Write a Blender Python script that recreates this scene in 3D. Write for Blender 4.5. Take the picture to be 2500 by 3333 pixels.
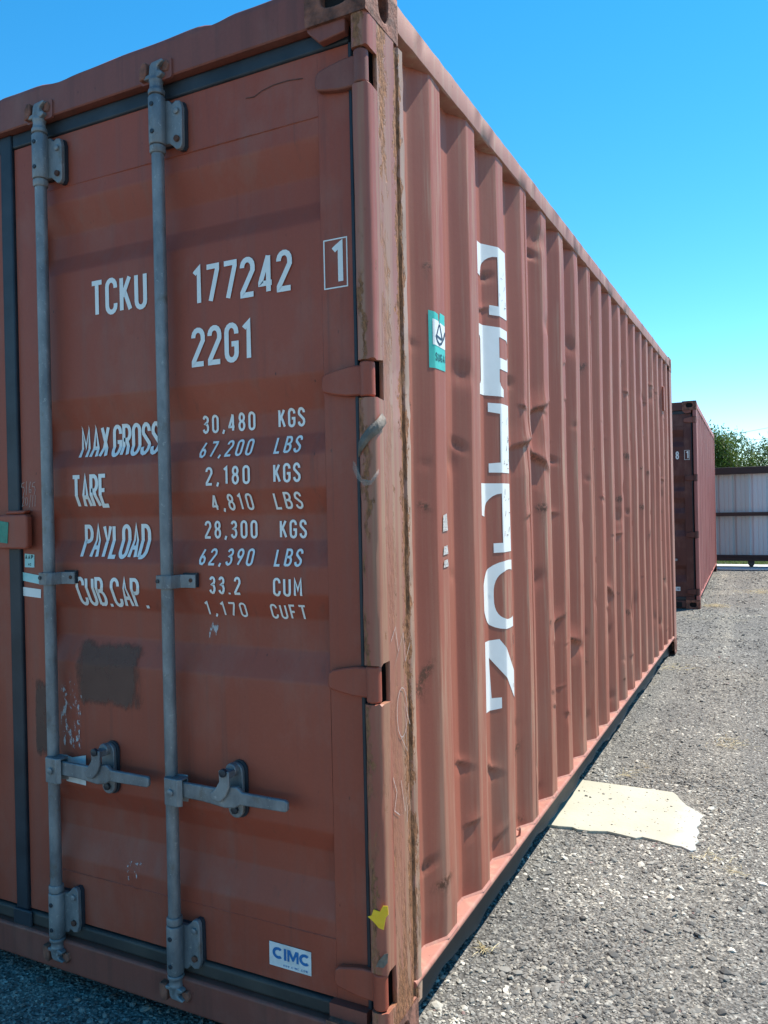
import bpy, bmesh, math, random
import numpy as np
from mathutils import Vector, Matrix
from mathutils.geometry import tessellate_polygon

for o in list(bpy.data.objects):
    bpy.data.objects.remove(o)
SC = bpy.context.scene
COL = SC.collection
R = random.Random(7)
NR = np.random.default_rng(11)

# ------------------------------------------------------------------ camera
cam_d = bpy.data.cameras.new('camera')
cam = bpy.data.objects.new('camera', cam_d)
COL.objects.link(cam)
SC.camera = cam
CP = (0.8137, -1.6777, 1.3351)
yaw, pitch, roll, fpx = 0.47974, -0.00202, -0.021623, 2650.3
f_ = Vector((-math.sin(yaw) * math.cos(pitch), math.cos(yaw) * math.cos(pitch), math.sin(pitch)))
r_ = Vector((math.cos(yaw), math.sin(yaw), 0))
u_ = r_.cross(f_)
rr = math.cos(roll) * r_ + math.sin(roll) * u_
uu = -math.sin(roll) * r_ + math.cos(roll) * u_
M = Matrix((rr, uu, -f_)).transposed().to_4x4()
M.translation = CP
cam.matrix_world = M
cam_d.sensor_fit = 'VERTICAL'
cam_d.sensor_height = 24
cam_d.lens = fpx * 24 / 3333
cam_d.shift_x = 98.6 / 3333
cam_d.shift_y = -6.9 / 3333
cam_d.clip_start = 0.05
cam_d.clip_end = 3000

# ------------------------------------------------------------------ light
SUN = Vector((0.305, 0.405, 0.862)).normalized()
elev = math.asin(SUN.z)
azim = math.atan2(SUN.x, SUN.y)
W = bpy.data.worlds.new('World')
SC.world = W
W.use_nodes = True
wn = W.node_tree.nodes
wl = W.node_tree.links
bg = wn['Background']
sky = wn.new('ShaderNodeTexSky')
sky.sky_type = 'NISHITA'
sky.sun_disc = False
sky.sun_elevation = elev
sky.sun_rotation = azim
sky.altitude = 1200
sky.air_density = 1.0
sky.dust_density = 0.0
sky.ozone_density = 3.0
hs = wn.new('ShaderNodeHueSaturation')
hs.inputs['Saturation'].default_value = 1.34
hs.inputs['Hue'].default_value = 0.486
wl.new(sky.outputs[0], hs.inputs['Color'])
wl.new(hs.outputs[0], bg.inputs['Color'])
bg.inputs['Strength'].default_value = 0.15
sd = bpy.data.lights.new('sun', 'SUN')
sd.energy = 5.0
sd.angle = math.radians(0.53)
sd.color = (1.0, 0.95, 0.87)
sun = bpy.data.objects.new('sun', sd)
COL.objects.link(sun)
sun.rotation_euler = (-SUN).to_track_quat('-Z', 'Y').to_euler()
sun.location = (6, 6, 12)
SC.view_settings.view_transform = 'Standard'
SC.view_settings.look = 'None'
SC.view_settings.exposure = 0.78
SC.view_settings.gamma = 1

# ------------------------------------------------------------------ materials
MATS = {}


class NT:
    """small helper for node trees"""

    def __init__(s, name):
        s.m = bpy.data.materials.new(name)
        s.m.use_nodes = True
        s.n = s.m.node_tree.nodes
        s.l = s.m.node_tree.links
        s.b = s.n['Principled BSDF']
        s.out = s.n['Material Output']
        s.tc = s.n.new('ShaderNodeTexCoord')
        s.obj = s.tc.outputs['Object']
        s.geo = s.n.new('ShaderNodeNewGeometry')
        s.pos = s.geo.outputs['Position']
        MATS[name] = s.m

    def link(s, a, b):
        s.l.new(a, b)

    def _in(s, node, i, v):
        if hasattr(v, 'is_output') or isinstance(v, bpy.types.NodeSocket):
            s.l.new(v, node.inputs[i])
        else:
            node.inputs[i].default_value = v

    def mapping(s, scale, vec=None, loc=(0, 0, 0)):
        n = s.n.new('ShaderNodeMapping')
        n.inputs['Scale'].default_value = scale
        n.inputs['Location'].default_value = loc
        s.l.new(vec or s.obj, n.inputs[0])
        return n.outputs[0]

    def noise(s, scale, vec=None, detail=4, rough=0.55, dist=0.0):
        n = s.n.new('ShaderNodeTexNoise')
        n.inputs['Scale'].default_value = scale
        n.inputs['Detail'].default_value = detail
        n.inputs['Roughness'].default_value = rough
        n.inputs['Distortion'].default_value = dist
        s.l.new(vec or s.obj, n.inputs['Vector'])
        return n.outputs['Fac']

    def voro(s, scale, vec=None, feature='F1', out='Distance', rand=1.0):
        n = s.n.new('ShaderNodeTexVoronoi')
        n.feature = feature
        n.inputs['Scale'].default_value = scale
        n.inputs['Randomness'].default_value = rand
        s.l.new(vec or s.obj, n.inputs['Vector'])
        return n.outputs[out]

    def ramp(s, fac, stops):
        n = s.n.new('ShaderNodeValToRGB')
        e = n.color_ramp.elements
        while len(e) < len(stops):
            e.new(0.5)
        for k, (p, c) in enumerate(stops):
            e[k].position = p
            e[k].color = (c, c, c, 1) if not isinstance(c, tuple) else (*c, 1)
        s.l.new(fac, n.inputs[0])
        return n.outputs[0]

    def mix(s, fac, a, b, mode='MIX'):
        n = s.n.new('ShaderNodeMix')
        n.data_type = 'RGBA'
        n.blend_type = mode
        for i, v in ((0, fac), (6, a), (7, b)):
            if isinstance(v, bpy.types.NodeSocket):
                s.l.new(v, n.inputs[i])
            else:
                n.inputs[i].default_value = v if not isinstance(v, tuple) else (*v, 1)
        return n.outputs[2]

    def math(s, op, a, b=0.0, c=None):
        n = s.n.new('ShaderNodeMath')
        n.operation = op
        s._in(n, 0, a)
        s._in(n, 1, b)
        if c is not None:
            s._in(n, 2, c)
        n.use_clamp = False
        return n.outputs[0]

    def sep(s, vec=None):
        n = s.n.new('ShaderNodeSeparateXYZ')
        s.l.new(vec or s.obj, n.inputs[0])
        return n.outputs

    def band(s, v, a, b, soft):
        """1 inside a..b with soft edges"""
        n = s.n.new('ShaderNodeMapRange')
        n.interpolation_type = 'SMOOTHSTEP'
        s.l.new(v, n.inputs[0])
        n.inputs[1].default_value = a - soft
        n.inputs[2].default_value = a + soft
        n2 = s.n.new('ShaderNodeMapRange')
        n2.interpolation_type = 'SMOOTHSTEP'
        s.l.new(v, n2.inputs[0])
        n2.inputs[1].default_value = b - soft
        n2.inputs[2].default_value = b + soft
        return s.math('SUBTRACT', n.outputs[0], n2.outputs[0])

    def attr(s, name, out='Fac'):
        n = s.n.new('ShaderNodeAttribute')
        n.attribute_name = name
        return n.outputs[out]

    def bump(s, h, strength=0.3, dist=0.01, prev=None):
        n = s.n.new('ShaderNodeBump')
        n.inputs['Strength'].default_value = strength
        n.inputs['Distance'].default_value = dist
        s.l.new(h, n.inputs['Height'])
        if prev:
            s.l.new(prev, n.inputs['Normal'])
        return n.outputs[0]

    def fin(s, col=None, rough=None, nor=None, metal=None, spec=None):
        for k, v in (('Base Color', col), ('Roughness', rough), ('Normal', nor), ('Metallic', metal), ('Specular IOR Level', spec)):
            if v is None:
                continue
            if isinstance(v, bpy.types.NodeSocket):
                s.l.new(v, s.b.inputs[k])
            else:
                s.b.inputs[k].default_value = (*v, 1) if isinstance(v, tuple) else v
        return s.m


def mat_paint(name, c0, c1, fade, rustiness, rough, streak=0.5, wear_attr=False):
    t = NT(name)
    big = t.noise(1.3, detail=5)
    col = t.mix(t.ramp(big, [(0.3, 0.0), (0.72, 1.0)]), c0, c1)
    st = t.noise(1.0, t.mapping((26, 26, 0.9)), detail=5, rough=0.6)
    col = t.mix(t.math('MULTIPLY', t.ramp(st, [(0.5, 0.0), (0.74, 1.0)]), streak), col, fade)
    fine = t.noise(140, detail=2)
    col = t.mix(0.5, col, t.mix(fine, (0.42, 0.42, 0.42), (0.58, 0.58, 0.58)), 'OVERLAY')
    # small dark specks and rust blooms
    n1 = t.noise(21, detail=8, rough=0.7)
    thr = 0.74 - 0.07 * rustiness
    spot = t.ramp(n1, [(thr, 0.0), (thr + 0.05, 1.0)])
    n2 = t.noise(3.0, detail=3)
    spot = t.math('MULTIPLY', spot, t.ramp(n2, [(0.42, 0.0), (0.6, 1.0)]))
    rust = t.mix(t.noise(70, detail=5), (0.04, 0.016, 0.011), (0.19, 0.07, 0.032))
    if wear_attr:
        w = t.attr('wear')
        wn_ = t.math('MULTIPLY', w, t.math('ADD', t.ramp(t.noise(75, detail=8, rough=0.75), [(0.42, 0.0), (0.54, 1.0)]), 0.03))
        spot = t.math('MAXIMUM', spot, t.math('MINIMUM', wn_, 0.95))
    else:
        nk = t.math('MULTIPLY', t.ramp(t.voro(17, t.mapping((1.6, 1.6, 0.75))), [(0.035, 1.0), (0.07, 0.0)]), t.ramp(t.noise(2.4, t.mapping((1, 1, 1), loc=(9, 2, 4))), [(0.46, 0.0), (0.58, 0.8)]))
        col = t.mix(nk, col, (0.06, 0.022, 0.016))
        dr_ = t.ramp(t.noise(1.0, t.mapping((42, 42, 1.1), loc=(1, 1, 8)), detail=6, rough=0.65), [(0.58, 0.0), (0.74, 0.5)])
        col = t.mix(dr_, col, (0.13, 0.05, 0.036))
        dust = t.ramp(t.noise(4.2, t.mapping((1, 1, 0.6), loc=(4, 4, 4)), detail=7, rough=0.68), [(0.50, 0.0), (0.72, 0.35)])
        col = t.mix(dust, col, (0.30, 0.16, 0.12))
    if wear_attr:
        rd = t.attr('ridge')
        sc1 = t.ramp(t.noise(1.0, t.mapping((50, 50, 2.2)), detail=7, rough=0.7), [(0.47, 0.0), (0.64, 1.0)])
        sc2 = t.ramp(t.noise(1.4, t.mapping((1, 1, 0.7), loc=(2, 5, 1)), detail=4), [(0.38, 0.0), (0.62, 1.0)])
        col = t.mix(t.math('MULTIPLY', t.math('MULTIPLY', rd, sc1), t.math('ADD', t.math('MULTIPLY', sc2, 0.6), 0.2)), col, (0.40, 0.25, 0.165))
        # muddy splash near the rail
        zz = t.sep()[2]
        mud = t.math('MULTIPLY', t.ramp(zz, [(0.12, 1.0), (0.75, 0.0)]), t.ramp(t.noise(1.0, t.mapping((12, 12, 1.6)), detail=6), [(0.46, 0.0), (0.66, 0.75)]))
        col = t.mix(mud, col, (0.30, 0.17, 0.115))
    col = t.mix(spot, col, rust)
    h = t.math('ADD', t.math('MULTIPLY', spot, 0.6), t.math('MULTIPLY', t.noise(9, detail=4), 0.5))
    nb = t.bump(t.noise(240, detail=2), 0.08, 0.002)
    nor = t.bump(h, 0.25, 0.004, nb)
    rg = t.math('ADD', t.math('MULTIPLY', t.noise(6, detail=4), 0.14), rough)
    return t.fin(col, rg, nor, spec=0.35)


mat_paint('paint_side', (0.300, 0.080, 0.047), (0.35, 0.106, 0.064), (0.37, 0.165, 0.10), 0.35, 0.5, 0.5, True)
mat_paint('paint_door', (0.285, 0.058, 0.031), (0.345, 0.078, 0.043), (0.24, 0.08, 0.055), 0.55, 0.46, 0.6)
mat_paint('paint_rail', (0.32, 0.125, 0.088), (0.39, 0.17, 0.125), (0.40, 0.25, 0.175), 0.9, 0.5, 0.8)
mat_paint('paint_header', (0.185, 0.056, 0.040), (0.245, 0.075, 0.052), (0.10, 0.042, 0.032), 0.7, 0.46, 0.55)
mat_paint('paint_toprail', (0.25, 0.105, 0.074), (0.33, 0.155, 0.11), (0.34, 0.23, 0.16), 1.3, 0.55, 0.9)
mat_paint('paint_worn_side', (0.32, 0.095, 0.078), (0.40, 0.14, 0.115), (0.26, 0.09, 0.08), 1.0, 0.5, 0.8)
mat_paint('paint_worn_shaded_end', (0.075, 0.022, 0.018), (0.11, 0.03, 0.022), (0.07, 0.03, 0.03), 0.8, 0.45, 0.6)  # worn end of the second container, its heavy shade put into the colour


def mat_post(name, base0, base1, lip=False):
    t = NT(name)
    xyz = t.sep()
    y = xyz[0] if lip else xyz[1]
    base = t.mix(t.ramp(t.noise(2.2, detail=5), [(0.3, 0.0), (0.7, 1.0)]), base0, base1)
    st = t.noise(1.0, t.mapping((38, 38, 0.7)), detail=4, rough=0.5)
    area = t.ramp(t.noise(1.0, t.mapping((2, 2, 1.2), loc=(5, 1, 3)), detail=4), [(0.34, 0.4), (0.58, 1.0)])
    col = t.mix(t.math('MULTIPLY', t.ramp(st, [(0.42, 0.0), (0.62, 0.85)]), area), base, (0.35, 0.205, 0.125))
    st2 = t.noise(1.0, t.mapping((70, 70, 1.6), loc=(3, 7, 2)), detail=5, rough=0.6)
    col = t.mix(t.math('MULTIPLY', t.ramp(st2, [(0.60, 0.0), (0.70, 0.7)]), area), col, (0.24, 0.10, 0.06))
    wob = t.noise(1.0, t.mapping((11, 11, 7.0)), detail=8, rough=0.72)
    fine = t.noise(1.0, t.mapping((70, 70, 34)), detail=6, rough=0.7)
    yy = t.math('ADD', y, t.math('ADD', t.math('MULTIPLY', t.math('SUBTRACT', wob, 0.5), 0.13), t.math('MULTIPLY', t.math('SUBTRACT', fine, 0.5), 0.035)))
    if lip:
        b1 = t.math('MULTIPLY', t.band(yy, -0.036, -0.022, 0.003), t.ramp(t.noise(1.0, t.mapping((9, 9, 3.5), loc=(0, 0, 2.2)), detail=6), [(0.48, 0.0), (0.54, 1.0)]))
        b2 = t.math('MULTIPLY', b1, 0.0)
    else:
        pale = t.math('MULTIPLY', t.band(y, 0.183, 0.3, 0.006), t.ramp(t.noise(3, t.mapping((8, 8, 0.8))), [(0.3, 0.2), (0.6, 1.0)]))  # flange lightened: the brightness of an angled face put into the colour
        col = t.mix(t.math('MULTIPLY', pale, 0.6), col, (0.42, 0.31, 0.215))
        upz = t.ramp(t.math('MULTIPLY', xyz[2], 0.4), [(0.66, 0.25), (0.80, 1.0)])
        b1 = t.math('MULTIPLY', t.math('MULTIPLY', t.band(yy, 0.060, 0.096, 0.003), upz), t.ramp(t.noise(1.0, t.mapping((9, 9, 3.1), loc=(0, 0, 4.2)), detail=6), [(0.44, 0.0), (0.50, 1.0)]))
        b2 = t.math('MULTIPLY', t.band(yy, 0.142, 0.184, 0.003), t.ramp(t.noise(1.0, t.mapping((3, 3, 1.6), loc=(1, 0, 1.0))), [(0.34, 0.0), (0.42, 1.0)]))
        b2 = t.math('MAXIMUM', b2, t.math('MULTIPLY', t.band(yy, 0.158, 0.174, 0.002), 1.0))
    fl = t.ramp(t.noise(1.0, t.mapping((26, 26, 9)), detail=8, rough=0.72), [(0.625, 0.0), (0.65, 1.0)])
    lowz = t.ramp(xyz[2], [(0.0, 1.0), (0.9, 0.0)])
    b3 = t.math('MULTIPLY', lowz, t.ramp(t.noise(1.0, t.mapping((15, 15, 4.2)), detail=8, rough=0.7), [(0.50, 0.0), (0.56, 1.0)]))
    rmask = t.math('MINIMUM', t.math('ADD', t.math('ADD', b1, b2), t.math('ADD', fl, b3)), 1.0)
    rcol = t.mix(t.ramp(t.noise(1.0, t.mapping((110, 110, 45)), detail=7, rough=0.72), [(0.34, 0.0), (0.64, 1.0)]), (0.11, 0.045, 0.022), (0.38, 0.165, 0.07))
    col = t.mix(rmask, col, rcol)
    h = t.math('ADD', t.math('MULTIPLY', rmask, -1.0), t.math('MULTIPLY', t.math('MULTIPLY', rmask, t.noise(1.0, t.mapping((150, 150, 50)), detail=6)), 1.6))
    nor = t.bump(h, 0.7, 0.007, t.bump(st, 0.12, 0.003))
    return t.fin(col, t.math('ADD', t.math('MULTIPLY', rmask, 0.35), 0.45), nor, spec=0.35)


mat_post('paint_post', (0.295, 0.108, 0.068), (0.36, 0.15, 0.098))
mat_post('paint_lip', (0.30, 0.080, 0.05), (0.36, 0.11, 0.072), True)


def mat_simple(name, c0, c1, scale, rough, metal=0.0, bump=0.2, bdist=0.002, spec=0.5, detail=5, lo=0.3, hi=0.7):
    t = NT(name)
    n = t.noise(scale, detail=detail, rough=0.6)
    col = t.mix(t.ramp(n, [(lo, 0.0), (hi, 1.0)]), c0, c1)
    nor = t.bump(t.noise(scale * 2.3, detail=4), bump, bdist)
    return t.fin(col, rough, nor, metal, spec)


mat_simple('rust_cast', (0.09, 0.036, 0.023), (0.27, 0.10, 0.062), 24, 0.85, bump=0.8, bdist=0.006, detail=9, lo=0.38, hi=0.62)
mat_simple('rust_cast_red', (0.13, 0.055, 0.035), (0.30, 0.13, 0.085), 30, 0.75, bump=0.6, bdist=0.004, detail=9, lo=0.42, hi=0.6)
mat_simple('rubber', (0.012, 0.017, 0.024), (0.030, 0.038, 0.048), 9, 0.5, bump=0.15, spec=0.4)
mat_simple('rubber_worn', (0.02, 0.02, 0.02), (0.06, 0.052, 0.043), 7, 0.6, bump=0.4)
mat_simple('dark_rivet', (0.012, 0.016, 0.025), (0.02, 0.024, 0.03), 60, 0.5)
mat_simple('rail_web', (0.075, 0.035, 0.028), (0.12, 0.055, 0.042), 8, 0.65, bump=0.3)
mat_simple('web_black', (0.012, 0.010, 0.010), (0.028, 0.020, 0.018), 9, 0.6, bump=0.4)  # near-black colour for the web of the bottom rail
mat_simple('cavity_shade', (0.008, 0.006, 0.006), (0.012, 0.009, 0.008), 8, 0.9)  # near-black colour standing in for the shade inside hollows
mat_simple('vinyl_white', (0.74, 0.725, 0.68), (0.80, 0.785, 0.745), 14, 0.42, bump=0.05)
mat_simple('paper_label', (0.55, 0.56, 0.54), (0.66, 0.67, 0.66), 22, 0.5, bump=0.05, lo=0.4, hi=0.55)
mat_simple('vinyl_green', (0.045, 0.42, 0.33), (0.07, 0.50, 0.40), 18, 0.4, bump=0.05)
mat_simple('tape_green', (0.012, 0.17, 0.115), (0.022, 0.24, 0.16), 40, 0.5, bump=0.5, bdist=0.003)
mat_simple('tape_cyan', (0.22, 0.55, 0.52), (0.45, 0.66, 0.64), 9, 0.5, bump=0.05)
mat_simple('print_dark', (0.01, 0.025, 0.05), (0.016, 0.035, 0.06), 60, 0.5)
mat_simple('print_teal', (0.003, 0.045, 0.055), (0.005, 0.06, 0.07), 60, 0.5)
mat_simple('print_blue', (0.012, 0.12, 0.32), (0.02, 0.16, 0.40), 60, 0.5)
mat_simple('chalk', (0.36, 0.25, 0.22), (0.55, 0.42, 0.37), 120, 0.9)
mat_simple('tape_yellow', (0.82, 0.44, 0.015), (0.90, 0.53, 0.02), 50, 0.55, bump=0.6, bdist=0.003)
mat_simple('tape_clear', (0.10, 0.078, 0.06), (0.21, 0.17, 0.135), 45, 0.7, bump=0.8, bdist=0.004)
mat_simple('tape_pale', (0.42, 0.36, 0.31), (0.66, 0.60, 0.55), 70, 0.4, bump=0.8, bdist=0.004)
_f = mat_simple('tape_film', (0.4, 0.34, 0.29), (0.55, 0.49, 0.43), 60, 0.6, bump=0.8, bdist=0.004)
_f.node_tree.nodes['Principled BSDF'].inputs['Alpha'].default_value = 0.2
mat_simple('roof_steel', (0.25, 0.09, 0.06), (0.33, 0.13, 0.1), 3, 0.6)
mat_simple('gate_beam', (0.020, 0.009, 0.008), (0.032, 0.014, 0.012), 12, 0.55)
mat_simple('roller_black', (0.010, 0.010, 0.012), (0.02, 0.02, 0.022), 30, 0.5)
mat_simple('bark', (0.07, 0.055, 0.045), (0.14, 0.115, 0.095), 20, 0.9, bump=0.8)
mat_simple('wire', (0.12, 0.13, 0.15), (0.14, 0.15, 0.17), 10, 0.6)
mat_simple('straw', (0.55, 0.43, 0.22), (0.68, 0.56, 0.33), 60, 0.8)
mat_simple('track_steel', (0.07, 0.075, 0.08), (0.12, 0.125, 0.13), 20, 0.5, metal=0.4)
mat_simple('rust_stain', (0.05, 0.02, 0.015), (0.12, 0.05, 0.03), 40, 0.85, bump=0.5)


def mat_galv():
    t = NT('galvanised')
    n = t.noise(16, t.mapping((1, 1, 0.5)), detail=7, rough=0.65)
    col = t.mix(t.ramp(n, [(0.34, 0.0), (0.64, 1.0)]), (0.125, 0.132, 0.142), (0.255, 0.258, 0.258))
    sp = t.ramp(t.noise(75, detail=5, rough=0.7), [(0.6, 0.0), (0.7, 1.0)])
    col = t.mix(t.math('MULTIPLY', sp, 0.6), col, (0.45, 0.44, 0.40))
    ru = t.math('MULTIPLY', t.ramp(t.noise(13, detail=7, rough=0.7), [(0.56, 0.0), (0.70, 1.0)]), 0.7)
    col = t.mix(ru, col, (0.12, 0.085, 0.055))
    return t.fin(col, t.math('ADD', t.math('MULTIPLY', n, 0.25), 0.38), t.bump(n, 0.25, 0.002), 0.35, 0.5)


mat_galv()


def mat_ground():
    t = NT('gravel_ground')
    v = t.voro(95, t.pos, out='Color')
    vd = t.voro(95, t.pos)
    v2 = t.voro(210, t.pos, out='Color')
    vs = t.sep(v)
    v2s = t.sep(v2)
    stone = t.ramp(vs[0], [(0.0, (0.05, 0.05, 0.048)), (0.35, (0.118, 0.115, 0.108)), (0.62, (0.178, 0.173, 0.160)), (0.85, (0.245, 0.238, 0.218)), (1.0, (0.46, 0.445, 0.40))])
    fine = t.ramp(v2s[1], [(0.0, (0.06, 0.06, 0.058)), (0.5, (0.15, 0.146, 0.136)), (0.85, (0.215, 0.208, 0.192)), (1.0, (0.40, 0.385, 0.345))])
    col = t.mix(t.ramp(t.noise(24, t.pos), [(0.42, 0.0), (0.58, 1.0)]), fine, stone)
    pt = t.noise(0.55, t.pos, detail=5, rough=0.6)
    col = t.mix(1.0, col, t.ramp(pt, [(0.3, (0.78, 0.78, 0.8)), (0.5, (1, 1, 1)), (0.7, (1.18, 1.15, 1.08))]), 'MULTIPLY')
    trk = t.noise(1.0, t.mapping((2.4, 0.10, 1), t.pos, (0.3, 0, 0)), detail=5, rough=0.6)
    col = t.mix(1.0, col, t.ramp(trk, [(0.34, (0.80, 0.80, 0.81)), (0.5, (1, 1, 1)), (0.66, (1.28, 1.25, 1.18))]), 'MULTIPLY')
    drk = t.ramp(t.noise(3.1, t.pos, detail=6, rough=0.7), [(0.60, 0.0), (0.70, 1.0)])
    col = t.mix(t.math('MULTIPLY', drk, 0.45), col, (0.04, 0.04, 0.04))
    tan = t.ramp(t.noise(1.1, t.mapping((1, 0.45, 1), t.pos, (4.3, 1.2, 0)), detail=6, rough=0.65), [(0.60, 0.0), (0.74, 1.0)])
    col = t.mix(t.math('MULTIPLY', tan, 0.45), col, (0.27, 0.23, 0.15))
    col = t.mix(1.0, col, (1.03, 1.0, 0.955), 'MULTIPLY')
    nor = t.bump(vd, 0.7, 0.009, t.bump(t.noise(90, t.pos, detail=4), 0.5, 0.006))
    return t.fin(col, 0.88, nor, spec=0.2)


mat_ground()


def mat_stones():
    t = NT('gravel_stone')
    c = t.attr('tone', 'Color')
    col = t.mix(0.5, c, t.mix(t.noise(180, t.pos, detail=3), (0.3, 0.3, 0.3), (0.7, 0.7, 0.7)), 'OVERLAY')
    return t.fin(col, 0.85, t.bump(t.noise(260, t.pos, detail=3), 0.4, 0.002), spec=0.25)


mat_stones()


def mat_concrete():
    t = NT('concrete_cream')
    n = t.noise(5, t.pos, detail=6)
    col = t.mix(t.ramp(n, [(0.3, 0.0), (0.7, 1.0)]), (0.40, 0.375, 0.285), (0.46, 0.435, 0.34))
    w = t.band(t.sep(t.pos)[0], 0.43, 2.0, 0.05)
    col = t.mix(t.math('MULTIPLY', w, t.ramp(t.noise(14, t.pos, detail=5), [(0.35, 0.2), (0.6, 1.0)])), col, (0.54, 0.53, 0.48))
    pit = t.ramp(t.voro(34, t.pos), [(0.09, 1.0), (0.16, 0.0)])
    pm = t.math('MULTIPLY', pit, t.ramp(t.noise(11, t.pos), [(0.50, 0.0), (0.54, 1.0)]))
    col = t.mix(t.ramp(t.noise(22, t.pos, detail=8, rough=0.75), [(0.60, 0.0), (0.72, 0.5)]), col, (0.30, 0.27, 0.20))
    col = t.mix(pm, col, (0.10, 0.10, 0.09))
    nor = t.bump(t.math('SUBTRACT', t.noise(50, t.pos, detail=5), pm), 0.35, 0.005)
    return t.fin(col, 0.85, nor, spec=0.2)


mat_concrete()
mat_simple('concrete_white', (0.54, 0.53, 0.50), (0.64, 0.63, 0.60), 2.5, 0.85, bump=0.3)


def mat_panel(name, a, b):
    t = NT(name)
    n = t.noise(1.2, t.mapping((1, 1, 0.3)), detail=5)
    return t.fin(t.mix(t.ramp(n, [(0.3, 0.0), (0.7, 1.0)]), a, b), 0.4, t.bump(t.noise(6), 0.1, 0.004), spec=0.5)


mat_panel('sheet_grey', (0.37, 0.41, 0.405), (0.45, 0.48, 0.47))
mat_panel('sheet_pale', (0.48, 0.54, 0.56), (0.56, 0.61, 0.63))


def mat_leaf(name, dark, light):
    t = NT(name)
    c = t.mix(t.ramp(t.attr('tone'), [(0.0, 0.0), (1.0, 1.0)]), dark, light)
    t.fin(c, 0.5, spec=0.35)
    t.b.inputs['Subsurface Weight'].default_value = 0.0
    tr = t.n.new('ShaderNodeBsdfTranslucent')
    t.l.new(c, tr.inputs[0])
    mx = t.n.new('ShaderNodeMixShader')
    mx.inputs[0].default_value = 0.35
    t.l.new(t.b.outputs[0], mx.inputs[1])
    t.l.new(tr.outputs[0], mx.inputs[2])
    t.l.new(mx.outputs[0], t.out.inputs[0])


mat_leaf('leaf_green', (0.035, 0.080, 0.016), (0.15, 0.21, 0.035))
mat_leaf('leaf_grey', (0.045, 0.080, 0.045), (0.10, 0.145, 0.07))
mat_leaf('grass_blade', (0.05, 0.10, 0.02), (0.20, 0.24, 0.08))


def mat_residue():
    """old glue and dirt left by a removed placard, ragged at its edges"""
    t = NT('glue_residue')
    st = t.noise(1.0, t.mapping((34, 34, 10)), detail=8, rough=0.7)
    e = t.attr('edge')
    a = t.math('ADD', t.math('MULTIPLY', st, 1.0), t.math('MULTIPLY', e, 0.55))
    al = t.ramp(a, [(0.68, 0.0), (0.92, 0.75)])
    t.fin(t.mix(t.noise(18), (0.11, 0.050, 0.034), (0.17, 0.088, 0.062)), 0.75)
    t.link(al, t.b.inputs['Alpha'])


mat_residue()


def mat_flecks():
    t = NT('paper_flecks')
    st = t.noise(1.0, t.mapping((55, 55, 26)), detail=7, rough=0.7)
    e = t.attr('edge')
    al = t.ramp(t.math('ADD', st, t.math('MULTIPLY', e, 0.22)), [(0.76, 0.0), (0.80, 0.8)])
    t.fin((0.55, 0.53, 0.52), 0.6)
    t.link(al, t.b.inputs['Alpha'])


mat_flecks()

# ------------------------------------------------------------------ mesh helpers
MIR = [None]      # mirror plane: x -> MIR - x


def link_mesh(name, me, mat, parent=None, label=None):
    o = bpy.data.objects.new(name, me)
    COL.objects.link(o)
    if mat and not me.materials:
        me.materials.append(MATS[mat])
    if parent:
        o.parent = parent
    if label:
        o['label'] = label
    return o


def obj(name, bm, mat, parent=None, bev=0.0, smooth=40, seg=2, label=None):
    if MIR[0] is not None:
        for v in bm.verts:
            v.co.x = MIR[0] - v.co.x
        bmesh.ops.reverse_faces(bm, faces=bm.faces[:])
    me = bpy.data.meshes.new(name)
    bm.to_mesh(me)
    bm.free()
    o = link_mesh(name, me, mat, parent, label)
    if smooth:
        me.polygons.foreach_set('use_smooth', [True] * len(me.polygons))
        me.set_sharp_from_angle(angle=math.radians(smooth))
    if bev:
        m = o.modifiers.new('bevel', 'BEVEL')
        m.width = bev
        m.segments = seg
        m.limit_method = 'ANGLE'
        m.angle_limit = math.radians(35)
    return o


def BM():
    return bmesh.new()


def box(bm, x0, x1, y0, y1, z0, z1):
    v = [bm.verts.new(p) for p in ((x0, y0, z0), (x1, y0, z0), (x1, y1, z0), (x0, y1, z0), (x0, y0, z1), (x1, y0, z1), (x1, y1, z1), (x0, y1, z1))]
    for f in ((3, 2, 1, 0), (4, 5, 6, 7), (0, 1, 5, 4), (1, 2, 6, 5), (2, 3, 7, 6), (3, 0, 4, 7)):
        bm.faces.new([v[i] for i in f])
    return v


def prism(bm, pts, fn, h0, h1):
    """closed polygon pts (a,b) extruded h0..h1, fn(a,b,h)->xyz"""
    lo = [bm.verts.new(fn(a, b, h0)) for a, b in pts]
    hi = [bm.verts.new(fn(a, b, h1)) for a, b in pts]
    n = len(pts)
    fs = [bm.faces.new(lo[::-1]), bm.faces.new(hi)]
    for i in range(n):
        fs.append(bm.faces.new((lo[i], lo[(i + 1) % n], hi[(i + 1) % n], hi[i])))
    bmesh.ops.recalc_face_normals(bm, faces=fs)


XZ = lambda a, b, h: (a, h, b)
XY = lambda a, b, h: (a, b, h)
YZ = lambda a, b, h: (h, a, b)


def lathe(bm, cx, cy, prof, seg=20, ax='z'):
    """prof: list of (r, z)"""
    rings = []
    for r, z in prof:
        ring = []
        for k in range(seg):
            a = 2 * math.pi * k / seg
            if ax == 'z':
                p = (cx + r * math.cos(a), cy + r * math.sin(a), z)
            else:  # axis along y: cx = x, cy = z
                p = (cx + r * math.cos(a), z, cy + r * math.sin(a))
            ring.append(bm.verts.new(p))
        rings.append(ring)
    fs = []
    for a, b in zip(rings, rings[1:]):
        for k in range(seg):
            fs.append(bm.faces.new((a[k], a[(k + 1) % seg], b[(k + 1) % seg], b[k])))
    fs.append(bm.faces.new(rings[0]))
    fs.append(bm.faces.new(rings[-1]))
    bmesh.ops.recalc_face_normals(bm, faces=fs)


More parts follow.
